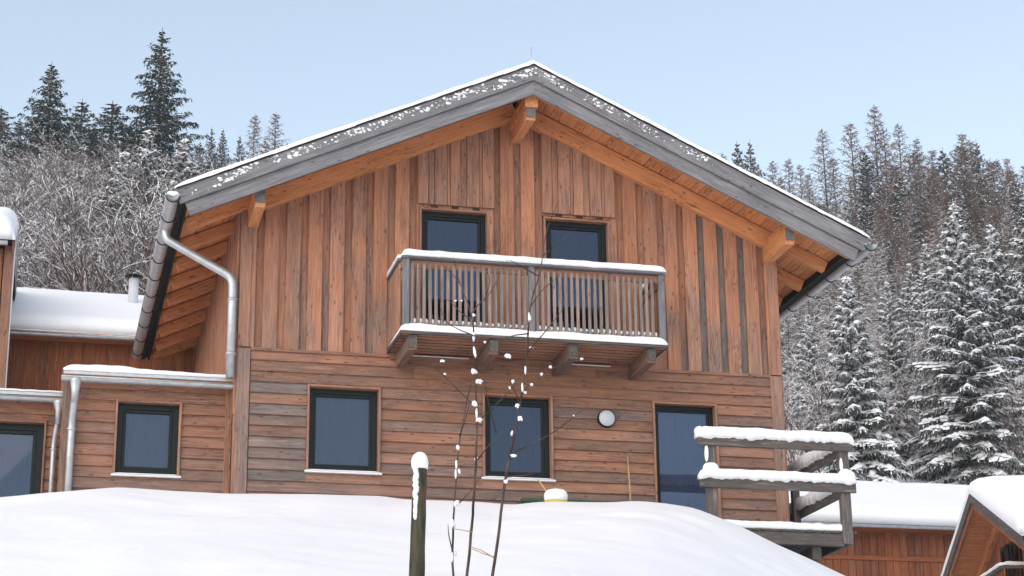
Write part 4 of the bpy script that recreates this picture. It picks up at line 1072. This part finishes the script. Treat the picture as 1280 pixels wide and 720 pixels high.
sky_r = [('dark2', 921, 180, 170), ('dark1', 937, 178, 165), ('larch0', 903, 190, 175), ('larch1', 965, 200, 160), ('larch0', 985, 196, 165), ('larch2', 1000, 205, 158), ('larch1', 1027, 160, 160), ('larch0', 1040, 195, 165),
         ('larch2', 1062, 152, 150), ('larch1', 1075, 185, 156), ('larch0', 1092, 130, 150), ('larch2', 1104, 158, 150), ('larch1', 1122, 153, 155), ('dark2', 1081, 190, 148), ('larch0', 1145, 170, 155), ('brown0', 1142, 190, 145),
         ('dark2', 1178, 188, 150), ('larch2', 1202, 165, 155), ('brown1', 1200, 182, 140), ('dark1', 1220, 178, 146), ('brown0', 1240, 200, 138), ('larch1', 1165, 185, 160), ('larch0', 1212, 172, 160), ('brown1', 1262, 212, 140),
         ('larch2', 1258, 196, 160), ('larch1', 1280, 205, 155), ('larch0', 946, 205, 158), ('brown0', 1115, 205, 140), ('brown1', 1165, 208, 138), ('larch1', 1010, 215, 150), ('larch0', 975, 218, 150)]
sky_l = {(1092, 130): 'tallest bare larch tip of the right skyline', (1027, 160): 'slim bare larch standing apart on the skyline right of the roof slope', (1062, 152): 'bare larch just left of the tallest larch tip',
         (921, 180): 'left of the two small dark spruces above the right roof slope', (937, 178): 'right of the two small dark spruces above the right roof slope', (1280, 205): 'skyline larch cut by the right edge'}
for kind, px, py, Y in sky_r:
    by_tip(kind, px, py, Y, HT[kind], 'larch_tree' if kind[0] in 'lbf' else 'spruce_tree', sky_l.get((px, py)) or ('bare brown larch on the right skyline' if kind[0] in 'lbf' else 'dark spruce among the larches on the right skyline'), 'skyline trees at the right', sx=rd.uniform(.85, 1.1))
# left: dark spruces on the skyline
for kind, px, py, Y, lab, sx in (
    ('dark1', 203, 38, 92, 'tallest dark spruce left of the roof, standing against the sky', .95),
    ('dark2', 65, 80, 100, 'broad dark spruce at the far left, standing against the sky', 1.0),
    ('dark3', 103, 126, 125, 'greyish spruce just right of the broad dark spruce', 1.35),
    ('dark3', 141, 128, 122, 'broad grey-green spruce between the two tall dark spruces', 1.7),
    ('dark3', 2, 135, 120, 'dark spruce cut by the left edge', 1.5),
    ('dark2', 25, 148, 128, 'small spruce peeking out between the left edge and the broad dark spruce', .7),
    ('dark1', 118, 155, 130, 'thin spruce tip between the two grey spruces', .7),
    ('dark1', 265, 160, 135, 'leftmost thin spruce of the row above the roof snow', .6),
    ('dark2', 279, 163, 135, 'second thin spruce of the row above the roof snow', .6),
    ('dark1', 300, 170, 138, 'third small spruce of the row above the roof snow', .6),
    ('dark2', 250, 178, 138, 'low spruce at the foot of the tallest dark spruce', .7),
    ('larch0', 319, 142, 70, 'slim snowy larch tip above the left roof slope', .8),
    ('larch1', 345, 140, 74, 'slim larch tip nearest the roof on the left slope', .8),
    ('snowspruce3', 332, 172, 76, 'snowy spruce top just above the left roof slope', .7),
    ('dark3', 166, 175, 128, 'low dark spruce left of the tallest spruce', 1.5), ('dark2', 50, 165, 132, 'dark spruce behind the broad one', 1.4)):
    by_tip(kind, px, py, Y, HT[kind], 'larch_tree' if kind[0] == 'l' else 'spruce_tree', lab, 'trees on the left skyline', sx=sx*1.35)
for px, py, Y, lab in ((186, 166, 46, 'tallest snow-plastered young tree, before the tallest dark spruce'), (230, 176, 44, 'snow-plastered young tree nearest the roof corner on the left'), (156, 192, 45, 'shortest, leftmost snow-plastered young tree before the tallest dark spruce')):
    by_tip('snowspruce2', px, py, Y, HT['snowspruce2'], 'spruce_tree', lab, 'snowy young trees at the left', sx=1.1)
# left: snowy thicket on the bank
for row, (Y, n_, s_, y0) in enumerate(((34, 7, .8, 305), (39, 8, .85, 280), (45, 8, .9, 258), (52, 8, .95, 240), (60, 9, 1.0, 226), (70, 9, 1.05, 216), (80, 9, 1.1, 208), (92, 9, 1.1, 202))):
    for k in range(n_):
        px = -30+290*(k+rd.uniform(.1, .9))/n_
        by_tip('shrub%d' % rd.randrange(4), px, y0+rd.uniform(-8, 28), Y+rd.uniform(-2.5, 2.5), 4.9, 'bare_tree', 'bare many-branched tree with snow on its twigs, in the thicket left of the chalet', 'snowy thicket at the left', sx=1.25)
for k, (px, py, Y, lab) in enumerate(((40, 262, 30, 'bare snow-lined tree beside the taller house at the left edge'), (128, 245, 33, 'tallest bare snow-lined tree above the rear wing roof'),
                                      (95, 292, 29, 'low bare snow-lined tree above the middle of the rear wing roof'), (178, 280, 30, 'bare snow-lined tree behind the chimney pipe'))):
    by_tip('big%d' % (k % 2), px, py, Y, 5.2, 'bare_tree', lab, 'snowy thicket at the left', sx=1.1)

# ------------------------------------------------------------------ thin winter air
zl_ = min(v[2] for v in ((x_, y_, ground(x_, y_)) for x_ in xs[::6] for y_ in ys[::4]))-1.0
hz = box('haze', (-258, -118, zl_), (418, 398, 125), plain('haze_air', (.8, .8, .8)))
hm = hz.data.materials[0].node_tree; hm.nodes.remove(hm.nodes['Principled BSDF'])
pv = hm.nodes.new('ShaderNodeVolumePrincipled'); pv.inputs['Color'].default_value = (.93, .96, 1, 1); pv.inputs['Density'].default_value = .0004
hm.links.new(pv.outputs[0], hm.nodes['Material Output'].inputs['Volume']); tag(hz, 'thin cold haze in the valley air', None, None, 'stuff')
